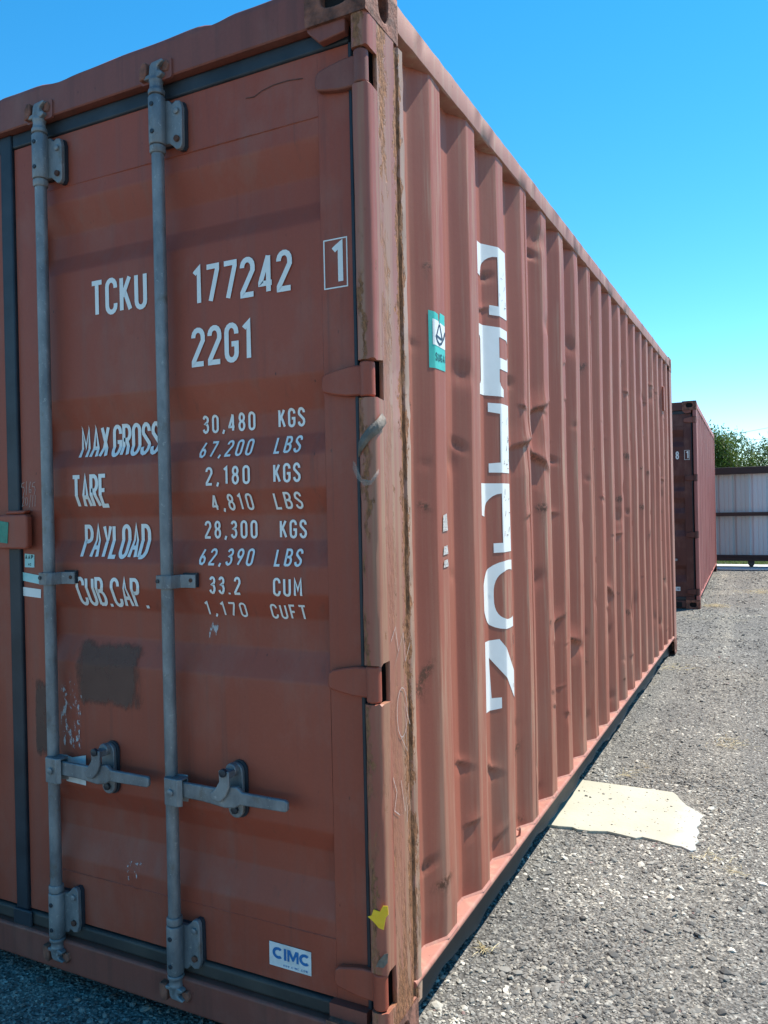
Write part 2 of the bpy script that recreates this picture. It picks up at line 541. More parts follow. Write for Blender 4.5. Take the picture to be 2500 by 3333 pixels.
def stadium(cx, cz, w, h, n=8):
    r = w / 2
    pts = []
    for k in range(n + 1):
        a = math.pi * k / n
        pts.append((cx + r * math.cos(a), cz + h / 2 - r + r * math.sin(a)))
    for k in range(n + 1):
        a = math.pi + math.pi * k / n
        pts.append((cx + r * math.cos(a), cz - h / 2 + r + r * math.sin(a)))
    return pts


def roundrect(x0, x1, z0, z1, r, n=4):
    pts = []
    for cx, cz, a0 in ((x1 - r, z1 - r, 0), (x0 + r, z1 - r, 90), (x0 + r, z0 + r, 180), (x1 - r, z0 + r, 270)):
        for k in range(n + 1):
            a = math.radians(a0 + 90 * k / n)
            pts.append((cx + r * math.cos(a), cz + r * math.sin(a)))
    return pts


def empty(name, loc, label, cat, group=None):
    o = bpy.data.objects.new(name, None)
    o.empty_display_size = 0.2
    COL.objects.link(o)
    o.location = loc
    o['label'] = label
    o['category'] = cat
    if group:
        o['group'] = group
    return o


# ------------------------------------------------------------------ lettering
def arc(cx, cy, rx, ry, a0, a1, n=7):
    return [(cx + rx * math.cos(math.radians(a0 + (a1 - a0) * k / n)), cy + ry * math.sin(math.radians(a0 + (a1 - a0) * k / n))) for k in range(n + 1)]


# condensed stencil alphabet: centre lines in a box 0..0.4 wide, 0..1 high (closed strokes end with None)
def _pill(y0, y1, w=0.4, r=0.2):
    return arc(w - r, y1 - r, r, r, 0, 90) + arc(r, y1 - r, r, r, 90, 180) + arc(r, y0 + r, r, r, 180, 270) + arc(w - r, y0 + r, r, r, 270, 360) + [None]


G = {
    '0': [_pill(0, 1)], 'O': [_pill(0, 1)],
    '1': [[(0.02, 0.86), (0.06, 0.90), (0.2, 1.0), (0.2, 0)]],
    '2': [[(0, 0.78)] + arc(0.2, 0.8, 0.2, 0.2, 170, 0) + [(0.40, 0.68), (0.0, 0.08), (0.0, 0.0), (0.42, 0)]],
    '3': [arc(0.2, 0.79, 0.19, 0.21, 165, -80) + [(0.18, 0.55)] + arc(0.2, 0.27, 0.2, 0.27, 80, -165)],
    '4': [[(0.30, 0), (0.30, 1.0)], [(0.30, 1.0), (0.0, 0.28), (0.0, 0.24), (0.42, 0.24)]],
    '6': [arc(0.2, 0.26, 0.2, 0.26, 180, 540)[:-1] + [None], [(0.0, 0.28), (0.03, 0.45), (0.26, 1.0)]],
    '7': [[(-0.02, 1), (0.40, 1), (0.40, 0.9), (0.12, 0)]],
    '8': [arc(0.2, 0.77, 0.18, 0.23, -90, 270, 14)[:-1] + [None], arc(0.2, 0.27, 0.2, 0.27, 90, 450, 14)[:-1] + [None]],
    '9': [arc(0.2, 0.74, 0.2, 0.26, 0, 360, 14)[:-1] + [None], [(0.4, 0.72), (0.37, 0.55), (0.14, 0)]],
    'A': [[(0, 0), (0.2, 1.0), (0.4, 0)], [(0.08, 0.3), (0.32, 0.3)]],
    'B': [[(0, 0), (0, 1), (0.2, 1)] + arc(0.2, 0.77, 0.18, 0.23, 80, -90) + [(0.0, 0.53)], [(0.0, 0.02), (0.2, 0.02)] + arc(0.2, 0.27, 0.2, 0.26, -80, 90)],
    'C': [[(0.4, 0.74)] + arc(0.2, 0.8, 0.2, 0.2, 0, 180) + arc(0.2, 0.2, 0.2, 0.2, 180, 360) + [(0.4, 0.26)]],
    'D': [[(0, 0), (0, 1), (0.15, 1)] + arc(0.15, 0.75, 0.25, 0.25, 80, 0) + arc(0.15, 0.25, 0.25, 0.25, 0, -90) + [(0.0, 0.0)]],
    'E': [[(0.36, 1), (0, 1), (0, 0), (0.36, 0)], [(0, 0.52), (0.3, 0.52)]],
    'F': [[(0.36, 1), (0, 1), (0, 0)], [(0, 0.52), (0.3, 0.52)]],
    'G': [[(0.4, 0.74)] + arc(0.2, 0.8, 0.2, 0.2, 0, 180) + arc(0.2, 0.2, 0.2, 0.2, 180, 360) + [(0.4, 0.46), (0.2, 0.46)]],
    'I': [[(0.1, 0), (0.1, 1)]],
    'K': [[(0, 0), (0, 1)], [(0.38, 1), (0.04, 0.42)], [(0.14, 0.58), (0.40, 0)]],
    'L': [[(0, 1), (0, 0), (0.36, 0)]],
    'M': [[(0, 0), (0, 1), (0.22, 0.36), (0.44, 1), (0.44, 0)]],
    'P': [[(0, 0), (0, 1), (0.2, 1)] + arc(0.2, 0.75, 0.2, 0.25, 80, -90) + [(0.0, 0.5)]],
    'R': [[(0, 0), (0, 1), (0.2, 1)] + arc(0.2, 0.76, 0.2, 0.24, 80, -90) + [(0.0, 0.52)], [(0.2, 0.5), (0.40, 0)]],
    'S': [[(0.39, 0.76)] + arc(0.2, 0.78, 0.19, 0.22, 0, 180) + [(0.03, 0.68), (0.37, 0.36)] + arc(0.2, 0.23, 0.2, 0.23, 20, -180)],
    'T': [[(-0.04, 1), (0.44, 1)], [(0.2, 1), (0.2, 0)]],
    'U': [[(0, 1), (0, 0.22)] + arc(0.2, 0.2, 0.2, 0.2, 180, 360) + [(0.4, 1)]],
    'X': [[(0, 0), (0.4, 1)], [(0, 1), (0.4, 0)]],
    'Y': [[(0, 1), (0.2, 0.46), (0.4, 1)], [(0.2, 0.48), (0.2, 0)]],
    '.': [[(0.05, 0.05), (0.05, -0.06)]],
    ',': [[(0.10, 0.09), (0.0, -0.15)]],
    '/': [[(0.0, -0.1), (0.3, 1.1)]],
    'w': [[(0, 0.6), (0.1, 0), (0.2, 0.5), (0.3, 0), (0.4, 0.6)]],
    'c': [arc(0.18, 0.3, 0.18, 0.3, 40, 320)], 'o': [arc(0.18, 0.3, 0.18, 0.3, 0, 360, 12)[:-1] + [None]],
    'i': [[(0.05, 0), (0.05, 0.6)], [(0.05, 0.75), (0.05, 0.88)]],
    'm': [[(0, 0), (0, 0.6), (0.2, 0.56), (0.2, 0)], [(0.2, 0.56), (0.4, 0.52), (0.4, 0)]],
}
NARROW = {'1': 0.26, '.': 0.14, ',': 0.12, ' ': -0.04, 'I': 0.2, 'i': 0.12, 'M': 0.5}


def ribbon(bm, pts, w, off):
    """flat ribbon along pts in (a,b); returns verts with co=(a,b,off)"""
    closed = pts[-1] is None
    P = [Vector((p[0], p[1])) for p in pts if p is not None]
    Q = [P[0]]
    for p in P[1:]:
        if (p - Q[-1]).length > 1e-6:
            Q.append(p)
    if closed and (Q[0] - Q[-1]).length < 1e-6:
        Q.pop()
    n = len(Q)
    L, Rr = [], []
    for i in range(n):
        if closed:
            d0 = (Q[i] - Q[i - 1]).normalized()
            d1 = (Q[(i + 1) % n] - Q[i]).normalized()
        else:
            d0 = (Q[i] - Q[i - 1]).normalized() if i else (Q[1] - Q[0]).normalized()
            d1 = (Q[i + 1] - Q[i]).normalized() if i < n - 1 else d0
        t = d0 + d1
        t = t.normalized() if t.length > 1e-4 else d0
        nn = Vector((-t.y, t.x))
        c = max(0.5, nn.dot(Vector((-d0.y, d0.x))))
        k = w / 2 / c
        L.append(bm.verts.new((*(Q[i] + nn * k), off)))
        Rr.append(bm.verts.new((*(Q[i] - nn * k), off)))
    for i in range(n if closed else n - 1):
        j = (i + 1) % n
        try:
            bm.faces.new((Rr[i], Rr[j], L[j], L[i]))
        except ValueError:
            pass


def text_bm(s, x0, z0, h, w=None, stroke=0.11, gap=0.16):
    """text in plane (a=x, b=z) starting at x0 with baseline z0; w = total width if given"""
    adv = 0.0
    items = []
    for c in s:
        cw = NARROW.get(c, 0.4)
        if c != ' ':
            items.append((c, adv))
        adv += cw + stroke + gap
    total = adv - gap - stroke
    sx = h if w is None else (w - stroke * h) / total
    bm = BM()
    k = 0
    for c, a in items:
        for st in G[c]:
            k += 1
            pts = [None if p is None else (x0 + stroke * h / 2 + (a + p[0] * (1 if c not in '1I' else 1)) * sx, z0 + stroke * h / 2 + p[1] * h * (1 - stroke)) for p in st]
            ribbon(bm, pts, stroke * h, (k % 3) * 0.00025)
    return bm


def cut(bm, axis, values):
    for v in values:
        co = [0, 0, 0]
        co[axis] = v
        no = [0, 0, 0]
        no[axis] = 1
        bmesh.ops.bisect_plane(bm, geom=bm.verts[:] + bm.edges[:] + bm.faces[:], plane_co=co, plane_no=no)


def poly_bm(outer, holes=(), off=0.0):
    bm = BM()
    loops = [[Vector((a, b, 0)) for a, b in outer]] + [[Vector((a, b, 0)) for a, b in hh] for hh in holes]
    flat = [v for l in loops for v in l]
    vs = [bm.verts.new((v.x, v.y, off)) for v in flat]
    for tri in tessellate_polygon(loops):
        try:
            bm.faces.new([vs[i] for i in tri])
        except ValueError:
            pass
    return bm


# ------------------------------------------------------------------ container dimensions
CL, CW, CH = 6.058, 2.438, 2.591
PITCH = 0.295
XO, XI = -0.006, -0.045
Y0 = 0.396      # start of first outer flat
DOORY = 0.040
DEPTH = 0.028
# door corrugation: breakpoints (z, depth 0..1)
DPROF = [(2.70, 0), (2.24, 0), (2.154, 1), (2.089, 1), (2.035, 0), (1.668, 0), (1.582, 1), (1.524, 1), (1.471, 0), (1.388, 0), (1.324, 1), (1.259, 1), (1.195, 0),
         (1.125, 0), (1.060, 1), (0.981, 1), (0.906, 0), (0.547, 0), (0.490, 1), (0.417, 1), (0.332, 0), (0.0, 0)]
DKINK = sorted(z for z, _ in DPROF[1:-1])


def door_y(z):
    for (z1, d1), (z0, d0) in zip(DPROF, DPROF[1:]):
        if z >= z0:
            t = (z - z0) / (z1 - z0)
            return DOORY + DEPTH * (d0 + (d1 - d0) * t)
    return DOORY


def wall_base(y):
    t = (y - Y0) % PITCH
    if y > CL - 0.24 or y < 0.25:
        return XI
    if t < 0.078:
        return XO
    if t < 0.148:
        return XO + (XI - XO) * (t - 0.078) / 0.070
    if t < 0.225:
        return XI
    return XI + (XO - XI) * (t - 0.225) / 0.070


DENTS = []
_known = [(0.662, 1.734, .9), (0.641, 1.516, .9), (0.596, 1.474, 1.0), (0.312, 1.779, .5), (0.303, 1.602, .6), (0.363, 1.45, .4), (0.357, 1.338, .4), (1.199, 1.783, 1.0),
          (1.313, 1.574, 2.0), (1.54, 1.721, 2.2), (1.524, 1.528, 2.2), (1.559, 1.323, .8), (1.709, 1.676, .8), (1.725, 1.37, 1.0), (2.0, 1.745, .9), (2.049, 1.935, .9),
          (2.414, 2.01, .9), (2.636, 1.788, .9), (2.362, 1.491, 1.0), (2.283, 1.269, .9), (2.947, 1.706, .8), (3.206, 1.724, .6), (3.492, 1.743, .6), (1.96, 1.312, .6),
          (3.0, 0.855, 1.8), (3.221, 0.93, 1.2), (3.328, 1.357, 1.0), (3.303, 1.15, 1.0), (4.323, 1.801, .8), (4.791, 2.122, 1.0), (4.551, 1.103, 1.0), (3.871, 0.672, 1.4),
          (1.923, 1.95, .7), (0.343, 0.883, .7), (0.318, 0.848, .8), (0.612, 0.574, .8), (0.659, 0.379, 1.0), (0.337, 0.372, .9), (0.395, 0.312, .7), (0.894, 0.476, 1.1),
          (0.931, 0.228, 1.0), (1.182, 0.428, 1.1), (1.191, 0.54, .6), (1.229, 0.184, .9), (1.602, 0.58, .8), (1.794, 0.832, 1.9), (1.716, 0.605, 1.2), (1.492, 0.203, .9),
          (2.397, 0.283, .9), (2.972, 0.609, 1.2), (3.802, 0.67, 1.2), (3.668, 0.664, 1.5), (4.974, 0.264, 1.0), (2.296, 0.828, 1.0), (2.104, 0.713, 2.0), (2.386, 0.564, .7),
          (2.641, 0.606, .8), (0.381, 1.987, .5), (0.934, 2.094, .7), (1.569, 2.395, 1.2), (1.513, 2.326, 1.0), (1.999, 2.449, .7), (1.781, 2.355, .8), (0.892, 1.98, .7), (2.561, 2.284, .7)]
for a, b, s in _known:
    DENTS.append((a, b, s * R.uniform(0.8, 1.15), R.choice((-0.5, 0.0, 0.3, 0.7)) + R.uniform(-0.3, 0.3)))
for k in range(130):
    DENTS.append((R.uniform(0.5, 5.7) if k % 4 == 0 else R.uniform(1.5, 5.7), R.uniform(0.25, 2.25), R.uniform(0.45, 0.95), R.uniform(-0.4, 0.4)))
DA = np.array(DENTS)


def dent_eval(y, z):
    """y, z arrays -> (x offset, wear)"""
    off = np.zeros_like(y)
    wear = np.zeros_like(y)
    for (a, b, s, tilt) in DENTS:
        big = s > 1.6
        ry = 0.024 * (0.6 + 0.5 * s) * (1.5 if big else 1.0)
        az = 0.027 * (0.5 + 0.6 * s) * (1.45 if big else 1.0)
        if s < 0.62:
            ry, az = ry * 0.62, az * 0.55
        amp = 0.0056 * s * (0.95 if big else 1.05)
        m = (np.abs(y - a) < 3 * ry) & (np.abs(z - b) < 3.0 * az + 0.05)
        if not m.any():
            continue
        yy, zz = y[m] - a, z[m] - b
        hsh = math.sin(a * 91.7 + b * 47.3) * 43758.5
        hsh -= math.floor(hsh)
        kind = 0 if (big or hsh < 0.34) else 1 if hsh < 0.6 else 2 if (hsh < 0.8 or s < 0.5) else 3
        if a < 0.42 and kind == 0:
            kind = 2
        asp = 0.75 + 0.9 * ((hsh * 7.3) % 1.0)
        ry, az = ry * asp, az / math.sqrt(asp)
        d = (zz - tilt * yy) / az
        g = np.where(yy < 0, np.exp(-(yy / (ry * (0.5 + hsh))) ** 2), np.exp(-(yy / (ry * (1.5 - hsh))) ** 2))
        if kind == 1:      # shallow round dimple
            off[m] -= amp * 1.25 * np.exp(-(yy / (ry * 1.2)) ** 2 - (d / 1.4) ** 2)
            wear[m] = np.maximum(wear[m], 0.35 * np.exp(-(yy / (ry * 0.5)) ** 2 - (d / 0.5) ** 2))
            continue
        if kind == 2:      # rust scab, hardly any dent
            lump = np.abs(np.sin(yy * 310 + a * 9) * np.sin(zz * 270 + b * 5))
            gg = np.exp(-(yy / (ry * 0.9)) ** 2 - (d / 0.7) ** 2)
            off[m] += amp * 0.45 * gg * lump
            wear[m] = np.maximum(wear[m], 1.9 * gg)
            run = np.exp(-(yy / (ry * 0.55)) ** 2) * np.where((d < 0) & (d > -4), (1 + d / 4), 0) * 0.55
            wear[m] = np.maximum(wear[m], run)
            continue
        if kind == 3:      # nick knocked into the rib edge
            off[m] -= amp * 1.5 * np.exp(-(yy / (ry * 0.7)) ** 2) * np.clip(1 - np.abs(d) / 0.9, 0, 1) ** 0.7
            wear[m] = np.maximum(wear[m], 0.8 * np.exp(-(yy / (ry * 0.5)) ** 2 - (d / 0.6) ** 2))
            continue
        up = np.where((d >= 0) & (d < 1.5), (1 - d / 1.5) ** 2, 0)
        mid = np.where((d < 0) & (d >= -0.28), 1 + d / 0.28 * 1.7, 0)
        low = np.where((d < -0.28) & (d > -2.0), -0.7 * (1 + (d + 0.28) / 1.72), 0)
        off[m] += amp * g * (up + mid + low)
        wear[m] = np.maximum(wear[m], np.exp(-(yy / (ry * 0.8)) ** 2) * np.exp(-((d + 0.06) / 0.22) ** 2) * min(1.0, 0.45 + 0.3 * s) + 0.0)
    # slow waviness of the sheet
    off += 0.0028 * np.sin(y * 2.9 + 1.3 * np.sin(z * 2.1)) * np.sin(z * 3.3 + y * 1.7)
    return off, wear


def wall_x(y, z, dents=True):
    y = np.asarray(y, float)
    z = np.asarray(z, float)
    ks = (-0.003, -0.0015, 0, 0.0015, 0.003)
    b = np.zeros_like(y)
    it = np.nditer(y, flags=['multi_index'])
    for v in it:
        b[it.multi_index] = sum(wall_base(float(v) + k) for k in ks) / len(ks)
    if not dents:
        return b, np.zeros_like(y)
    o, w = dent_eval(y, z)
    edge = np.clip(np.minimum(z - 0.16, 2.50 - z) / 0.08, 0, 1)
    return b + o * edge, w * edge


def ycols(ya, yb, fine=True):
    ys = {ya, yb}
    k0 = int((ya - Y0) / PITCH) - 2
    for k in range(k0, k0 + 26):
        s = Y0 + k * PITCH
        offs = [0, 0.078, 0.148, 0.225]
        for o in offs:
            for e in ((-0.0036, 0, 0.0036) if fine else (0,)):
                ys.add(s + o + e)
        if fine:
            for o in (0.02, 0.039, 0.058, 0.095, 0.113, 0.131, 0.168, 0.187, 0.206, 0.243, 0.26, 0.277):
                ys.add(s + o)
    return [v for v in sorted(ys) if ya <= v <= yb]


def grid_mesh(name, X, Y, Z, attrs=None, flip=False):
    nr, nc = X.shape
    co = np.stack([X, Y, Z], -1).reshape(-1, 3)
    i = np.arange(nr * nc).reshape(nr, nc)
    q = np.stack([i[:-1, :-1], i[:-1, 1:], i[1:, 1:], i[1:, :-1]], -1).reshape(-1, 4)
    if flip:
        q = q[:, ::-1]
    me = bpy.data.meshes.new(name)
    me.vertices.add(len(co))
    me.vertices.foreach_set('co', co.ravel())
    me.loops.add(q.size)
    me.loops.foreach_set('vertex_index', q.ravel().astype(np.int32))
    me.polygons.add(len(q))
    me.polygons.foreach_set('loop_start', np.arange(0, q.size, 4, dtype=np.int32))
    me.polygons.foreach_set('loop_total', np.full(len(q), 4, dtype=np.int32))
    me.update(calc_edges=True)
    me.polygons.foreach_set('use_smooth', np.ones(len(q), dtype=bool))
    for k, v in (attrs or {}).items():
        a = me.attributes.new(k, 'FLOAT', 'POINT')
        a.data.foreach_set('value', v.ravel().astype(np.float32))
    return me


HINGE = [(2.318, 2.396), (1.593, 1.675), (0.883, 0.968), (0.171, 0.256)]


def plate_with_hole(bm, fn, a0, a1, b0, b1, ca, cb, ra, rb, depth, n=28):
    """rectangular face with an oval hole; fn(a,b,h): h=0 surface, h=depth inside"""
    inner, innerb, outer = [], [], []
    for k in range(n):
        t = 2 * math.pi * k / n
        c, s = math.cos(t), math.sin(t)
        e = 0.72
        pa, pb = ca + ra * math.copysign(abs(c) ** e, c), cb + rb * math.copysign(abs(s) ** e, s)
        inner.append(bm.verts.new(fn(pa, pb, 0)))
        innerb.append(bm.verts.new(fn(pa, pb, depth)))
        # project to the rectangle border
        ta = ((a1 - ca) / c if c > 1e-9 else (a0 - ca) / c if c < -1e-9 else 1e9)
        tb = ((b1 - cb) / s if s > 1e-9 else (b0 - cb) / s if s < -1e-9 else 1e9)
        q = min(ta, tb)
        outer.append([ca + c * q, cb + s * q])
    for cx_, cy_ in ((a0, b0), (a0, b1), (a1, b0), (a1, b1)):
        k = min(range(n), key=lambda i: (outer[i][0] - cx_) ** 2 + (outer[i][1] - cy_) ** 2)
        outer[k] = [cx_, cy_]
    ov = [bm.verts.new(fn(a, b, 0)) for a, b in outer]
    fs = []
    for k in range(n):
        j = (k + 1) % n
        fs.append(bm.faces.new((ov[k], ov[j], inner[j], inner[k])))
        fs.append(bm.faces.new((inner[k], inner[j], innerb[j], innerb[k])))
    bmesh.ops.recalc_face_normals(bm, faces=fs)


def casting(parent, sx, sy, top, mat):
    """ISO corner fitting; sx=0 right/1 left, sy=0 door end/1 far end"""
    bm = BM()
    x0, x1 = (-0.162, 0.0) if sx == 0 else (-CW, -CW + 0.162)
    y0, y1 = (-0.002, 0.178) if sy == 0 else (CL - 0.178, CL)
    z0, z1 = (CH - 0.114, CH) if top else (0.0, 0.118)
    xc, yc, zc = (x0 + x1) / 2, (y0 + y1) / 2, (z0 + z1) / 2
    end_y = y0 if sy == 0 else y1
    sg = 1 if sy == 0 else -1
    plate_with_hole(bm, lambda a, b, h: (a, end_y + sg * h, b), x0, x1, z0, z1, xc, zc + (0.004 if top else -0.004), 0.040, 0.030, 0.03)
    side_x = x1 if sx == 0 else x0
    sgx = -1 if sx == 0 else 1
    plate_with_hole(bm, lambda a, b, h: (side_x + sgx * h, a, b), y0, y1, z0, z1, yc + 0.008 * sg, zc + (0.002 if top else -0.002), 0.026, 0.040, 0.03)
    tz = z1 if top else z0
    sgz = -1 if top else 1
    plate_with_hole(bm, lambda a, b, h: (a, b, tz + sgz * h), x0, x1, y0, y1, xc, yc, 0.032, 0.06, 0.025)
    bmesh.ops.remove_doubles(bm, verts=bm.verts[:], dist=0.0006)
    o = obj('corner_casting', bm, mat, parent, smooth=30, bev=0.004)
    bm = BM()
    box(bm, x0 + 0.028, x1 - 0.028, y0 + 0.028, y1 - 0.028, z0 + 0.022, z1 - 0.022)  # solid near-black box: the shade inside the holes as colour
    obj('casting_shade_box', bm, 'cavity_shade', o, smooth=0)
    # closing faces behind (towards the box)
    bm = BM()
    box(bm, x0 + 0.003, x1 - 0.003, y0 + 0.003, y1 - 0.003, (z0 if top else z1 - 0.006), (z0 + 0.006 if top else z1))
    obj('casting_back', bm, mat, o, smooth=0)
    bm = BM()
    if sx == 0:
        box(bm, x0, x0 + 0.006, y0 + 0.004, y1 - 0.004, z0 + 0.007, z1 - 0.007)
    else:
        box(bm, x1 - 0.006, x1, y0 + 0.004, y1 - 0.004, z0 + 0.007, z1 - 0.007)
    obj('casting_back', bm, mat, o, smooth=0)
    return o


def corner_post(parent, mat, hi):
    """door end post: plate with a groove and a flange, front lip interrupted by the hinges"""
    bm = BM()
    zt, zb = CH - 0.114, 0.10
    n = 60 if hi else 2
    prof = [(-0.0125, 0.0560), (-0.0110, 0.0550), (-0.0040, 0.0548), (-0.0012, 0.0560), (-0.0005, 0.150), (-0.007, 0.157), (-0.008, 0.174), (-0.002, 0.181), (-0.001, 0.206), (-0.006, 0.213), (-0.050, 0.222),
            (-0.058, 0.222), (-0.058, 0.213), (-0.014, 0.200), (-0.014, 0.062)]
    rings = []
    for k in range(n + 1):
        z = zb + (zt - zb) * k / n
        ring = []
        for i, (x, y) in enumerate(prof):
            jx = R.uniform(-0.0012, 0.0006) if hi and 3 <= i <= 9 else 0
            jy = R.uniform(-0.002, 0.002) if hi and 4 <= i <= 9 else 0
            ring.append(bm.verts.new((x + jx, y + jy, z)))
        rings.append(ring)
    m = len(prof)
    fs = []
    for a, b in zip(rings, rings[1:]):
        for k in range(m):
            fs.append(bm.faces.new((a[k], a[(k + 1) % m], b[(k + 1) % m], b[k])))
    bmesh.ops.recalc_face_normals(bm, faces=fs)
    o = obj('corner_post', bm, mat, parent, smooth=35)
    # front lip between the hinges
    lip = [(-0.043, 0.036), (-0.043, 0.010), (-0.042, 0.005), (-0.039, 0.002), (-0.034, 0.0), (-0.022, 0.0), (-0.014, 0.001), (-0.006, 0.005), (-0.002, 0.011), (-0.0005, 0.019), (-0.0008, 0.0545), (-0.012, 0.0545), (-0.014, 0.010), (-0.036, 0.010), (-0.038, 0.036)]
    segs = []
    z = zb
    for a, b in sorted(HINGE):
        segs.append((z, a - 0.003))
        z = b + 0.003
    segs.append((z, zt))
    for a, b in segs:
        if b - a < 0.005:
            continue
        if hi:
            k = max(2, int((b - a) / 0.04))
            zs = [a + (b - a) * i / k for i in range(k + 1)]
        else:
            zs = [a, b]
        rg = []
        bm = BM()
        for z in zs:
            end = z in (zs[0], zs[-1])
            rg.append([bm.verts.new((x + (R.uniform(-0.0008, 0.0005) if hi else 0), y + (R.uniform(-0.0006, 0.0008) if hi else 0), z + (R.uniform(-0.004, 0.004) if (hi and end and i > 6) else 0))) for i, (x, y) in enumerate(lip)])
        fs = [bm.faces.new(rg[0]), bm.faces.new(rg[-1])]
        for r0, r1 in zip(rg, rg[1:]):
            for k in range(len(lip)):
                fs.append(bm.faces.new((r0[k], r0[(k + 1) % len(lip)], r1[(k + 1) % len(lip)], r1[k])))
        bmesh.ops.recalc_face_normals(bm, faces=fs)
        obj('post_lip', bm, 'paint_lip' if hi else mat, o, smooth=35)
    bm = BM()
    box(bm, -0.0555, -0.0145, 0.075, 0.082, zb + 0.01, zt - 0.01)  # near-black sheet added so the hinge slots look dark
    obj('slot_shade_sheet', bm, 'cavity_shade', o, smooth=0)
    return o


def lock_rod(door, bx, hi, galv='galvanised'):
    """locking bar with brackets, cams, keepers and handle"""
    by = 0.004
    bm = BM()
    lathe(bm, bx, by, [(0.0168, 0.10), (0.0168, 2.50)], 24)
    obj('lock_rod', bm, galv, door, smooth=50)
    for top in (True, False):
        def z_(v):           # mirrored heights for the lower end
            return v - 0.030 if top else 2.578 - v + max(0.0, v - 2.46) * 0.25
        # bearing bracket: barrel and flange
        bm = BM()
        prof = [(0.0195, 2.312), (0.0215, 2.316), (0.0215, 2.330), (0.0185, 2.331)]
        lathe(bm, bx, by, [(r, z_(z)) for r, z in prof], 20)
        obj('rod_collar', bm, galv, door, smooth=40)
        bm = BM()
        lathe(bm, bx, by, [(0.0210, z_(2.334)), (0.0226, z_(2.338)), (0.0226, z_(2.458)), (0.0210, z_(2.462))], 24)
        pl = [(bx - 0.010, 2.337), (bx + 0.030, 2.337), (bx + 0.040, 2.330), (bx + 0.052, 2.318), (bx + 0.064, 2.318), (bx + 0.071, 2.328), (bx + 0.072, 2.425), (bx + 0.066, 2.444), (bx + 0.052, 2.447),
              (bx + 0.040, 2.440), (bx + 0.030, 2.452), (bx - 0.010, 2.456)]
        prism(bm, [(a, z_(b)) for a, b in pl], XZ, 0.016, 0.030)
        br = obj('rod_bracket', bm, galv, door, smooth=40, bev=0.002)
        bm = BM()
        prism(bm, [(a + 0.003 if a > bx else a, z_(b)) for a, b in pl], XZ, 0.0302, 0.0395)
        obj('bracket_pad', bm, 'rubber', br, smooth=40)
        for zz in (2.364, 2.436):
            bm = BM()
            lathe(bm, bx + 0.001, z_(zz), [(0.0050, -0.0212), (0.0062, -0.0202), (0.0062, -0.0170)], 12, 'y')
            obj('rivet', bm, 'dark_rivet', br, smooth=40)
        for zz in (2.345, 2.418):
            bm = BM()
            lathe(bm, bx + 0.056, z_(zz), [(0.0045, 0.0085), (0.0082, 0.010), (0.0085, 0.0165)], 12, 'y')
            obj('bolt', bm, 'rust_stain' if (zz < 2.4) == top else galv, br, smooth=40)
        # cam end
        bm = BM()
        lathe(bm, bx, by, [(0.022, z_(2.466)), (0.0225, z_(2.478)), (0.0185, z_(2.482)), (0.0175, z_(2.497)), (0.020, z_(2.504)), (0.017, z_(2.512)), (0.014, z_(2.535)), (0.012, z_(2.548))], 20)
        cam_p = [(bx - 0.030, 2.508), (bx - 0.034, 2.513), (bx - 0.028, 2.518), (bx - 0.014, 2.520), (bx - 0.011, 2.541), (bx - 0.004, 2.549), (bx + 0.012, 2.550), (bx + 0.030, 2.552), (bx + 0.033, 2.546), (bx + 0.022, 2.540),
                 (bx + 0.014, 2.535), (bx + 0.015, 2.524), (bx + 0.028, 2.521), (bx + 0.031, 2.513), (bx + 0.020, 2.506)]
        prism(bm, [(a, z_(b)) for a, b in cam_p], XZ, -0.010, 0.009)
        obj('cam', bm, galv, door, smooth=40, bev=0.0025)
        # keeper lugs welded to header / sill
        bm = BM()
        kz = z_(2.531)
        s = 1 if top else -1
        prism(bm, [(bx - 0.046, kz - 0.022 * s), (bx - 0.026, kz - 0.020 * s), (bx - 0.020, kz), (bx - 0.021, kz + 0.022 * s), (bx - 0.034, kz + 0.023 * s), (bx - 0.044, kz + 0.010 * s)], XZ, -0.012, 0.018)
        obj('keeper', bm, 'rust_cast', door, smooth=30, bev=0.003)
        bm = BM()
        prism(bm, [(bx + 0.020, kz - 0.006 * s), (bx + 0.040, kz - 0.010 * s), (bx + 0.046, kz + 0.008 * s), (bx + 0.036, kz + 0.022 * s), (bx + 0.024, kz + 0.016 * s)], XZ, 0.0, 0.018)
        obj('keeper', bm, 'rust_cast', door, smooth=30, bev=0.003)
        if hi and top:
            bm = BM()
            prism(bm, roundrect(bx - 0.052, bx + 0.052, kz - 0.028, kz + 0.026, 0.008), XZ, 0.004, 0.012)
            obj('keeper_plate', bm, 'paint_header', door, smooth=30)
    # middle strap
    bm = BM()
    strap = [(bx - 0.024, 0.030), (bx - 0.024, -0.004), (bx - 0.019, -0.0185), (bx + 0.012, -0.0195), (bx + 0.024, -0.010), (bx + 0.032, 0.020), (bx + 0.044, 0.026), (bx + 0.074, 0.0265), (bx + 0.074, 0.032), (bx + 0.040, 0.032), (bx + 0.027, 0.026),
             (bx + 0.019, -0.006), (bx + 0.010, -0.014), (bx - 0.014, -0.0135), (bx - 0.019, -0.002), (bx - 0.019, 0.030)]
    prism(bm, strap, XY, 1.134, 1.169)
    st = obj('rod_strap', bm, galv, door, smooth=40, bev=0.001)
    bm = BM()
    box(bm, bx + 0.030, bx + 0.077, 0.0325, 0.0395, 1.136, 1.173)
    obj('strap_pad', bm, 'rubber', st)
    for dx, yy, m in ((-0.013, -0.0195, 'dark_rivet'), (0.060, 0.0265, 'rust_stain')):
        bm = BM()
        lathe(bm, bx + dx, 1.154, [(0.0055, yy - 0.002), (0.0055, yy + 0.003)], 12, 'y')
        obj('rivet', bm, m, st)
    # handle hub
    bm = BM()
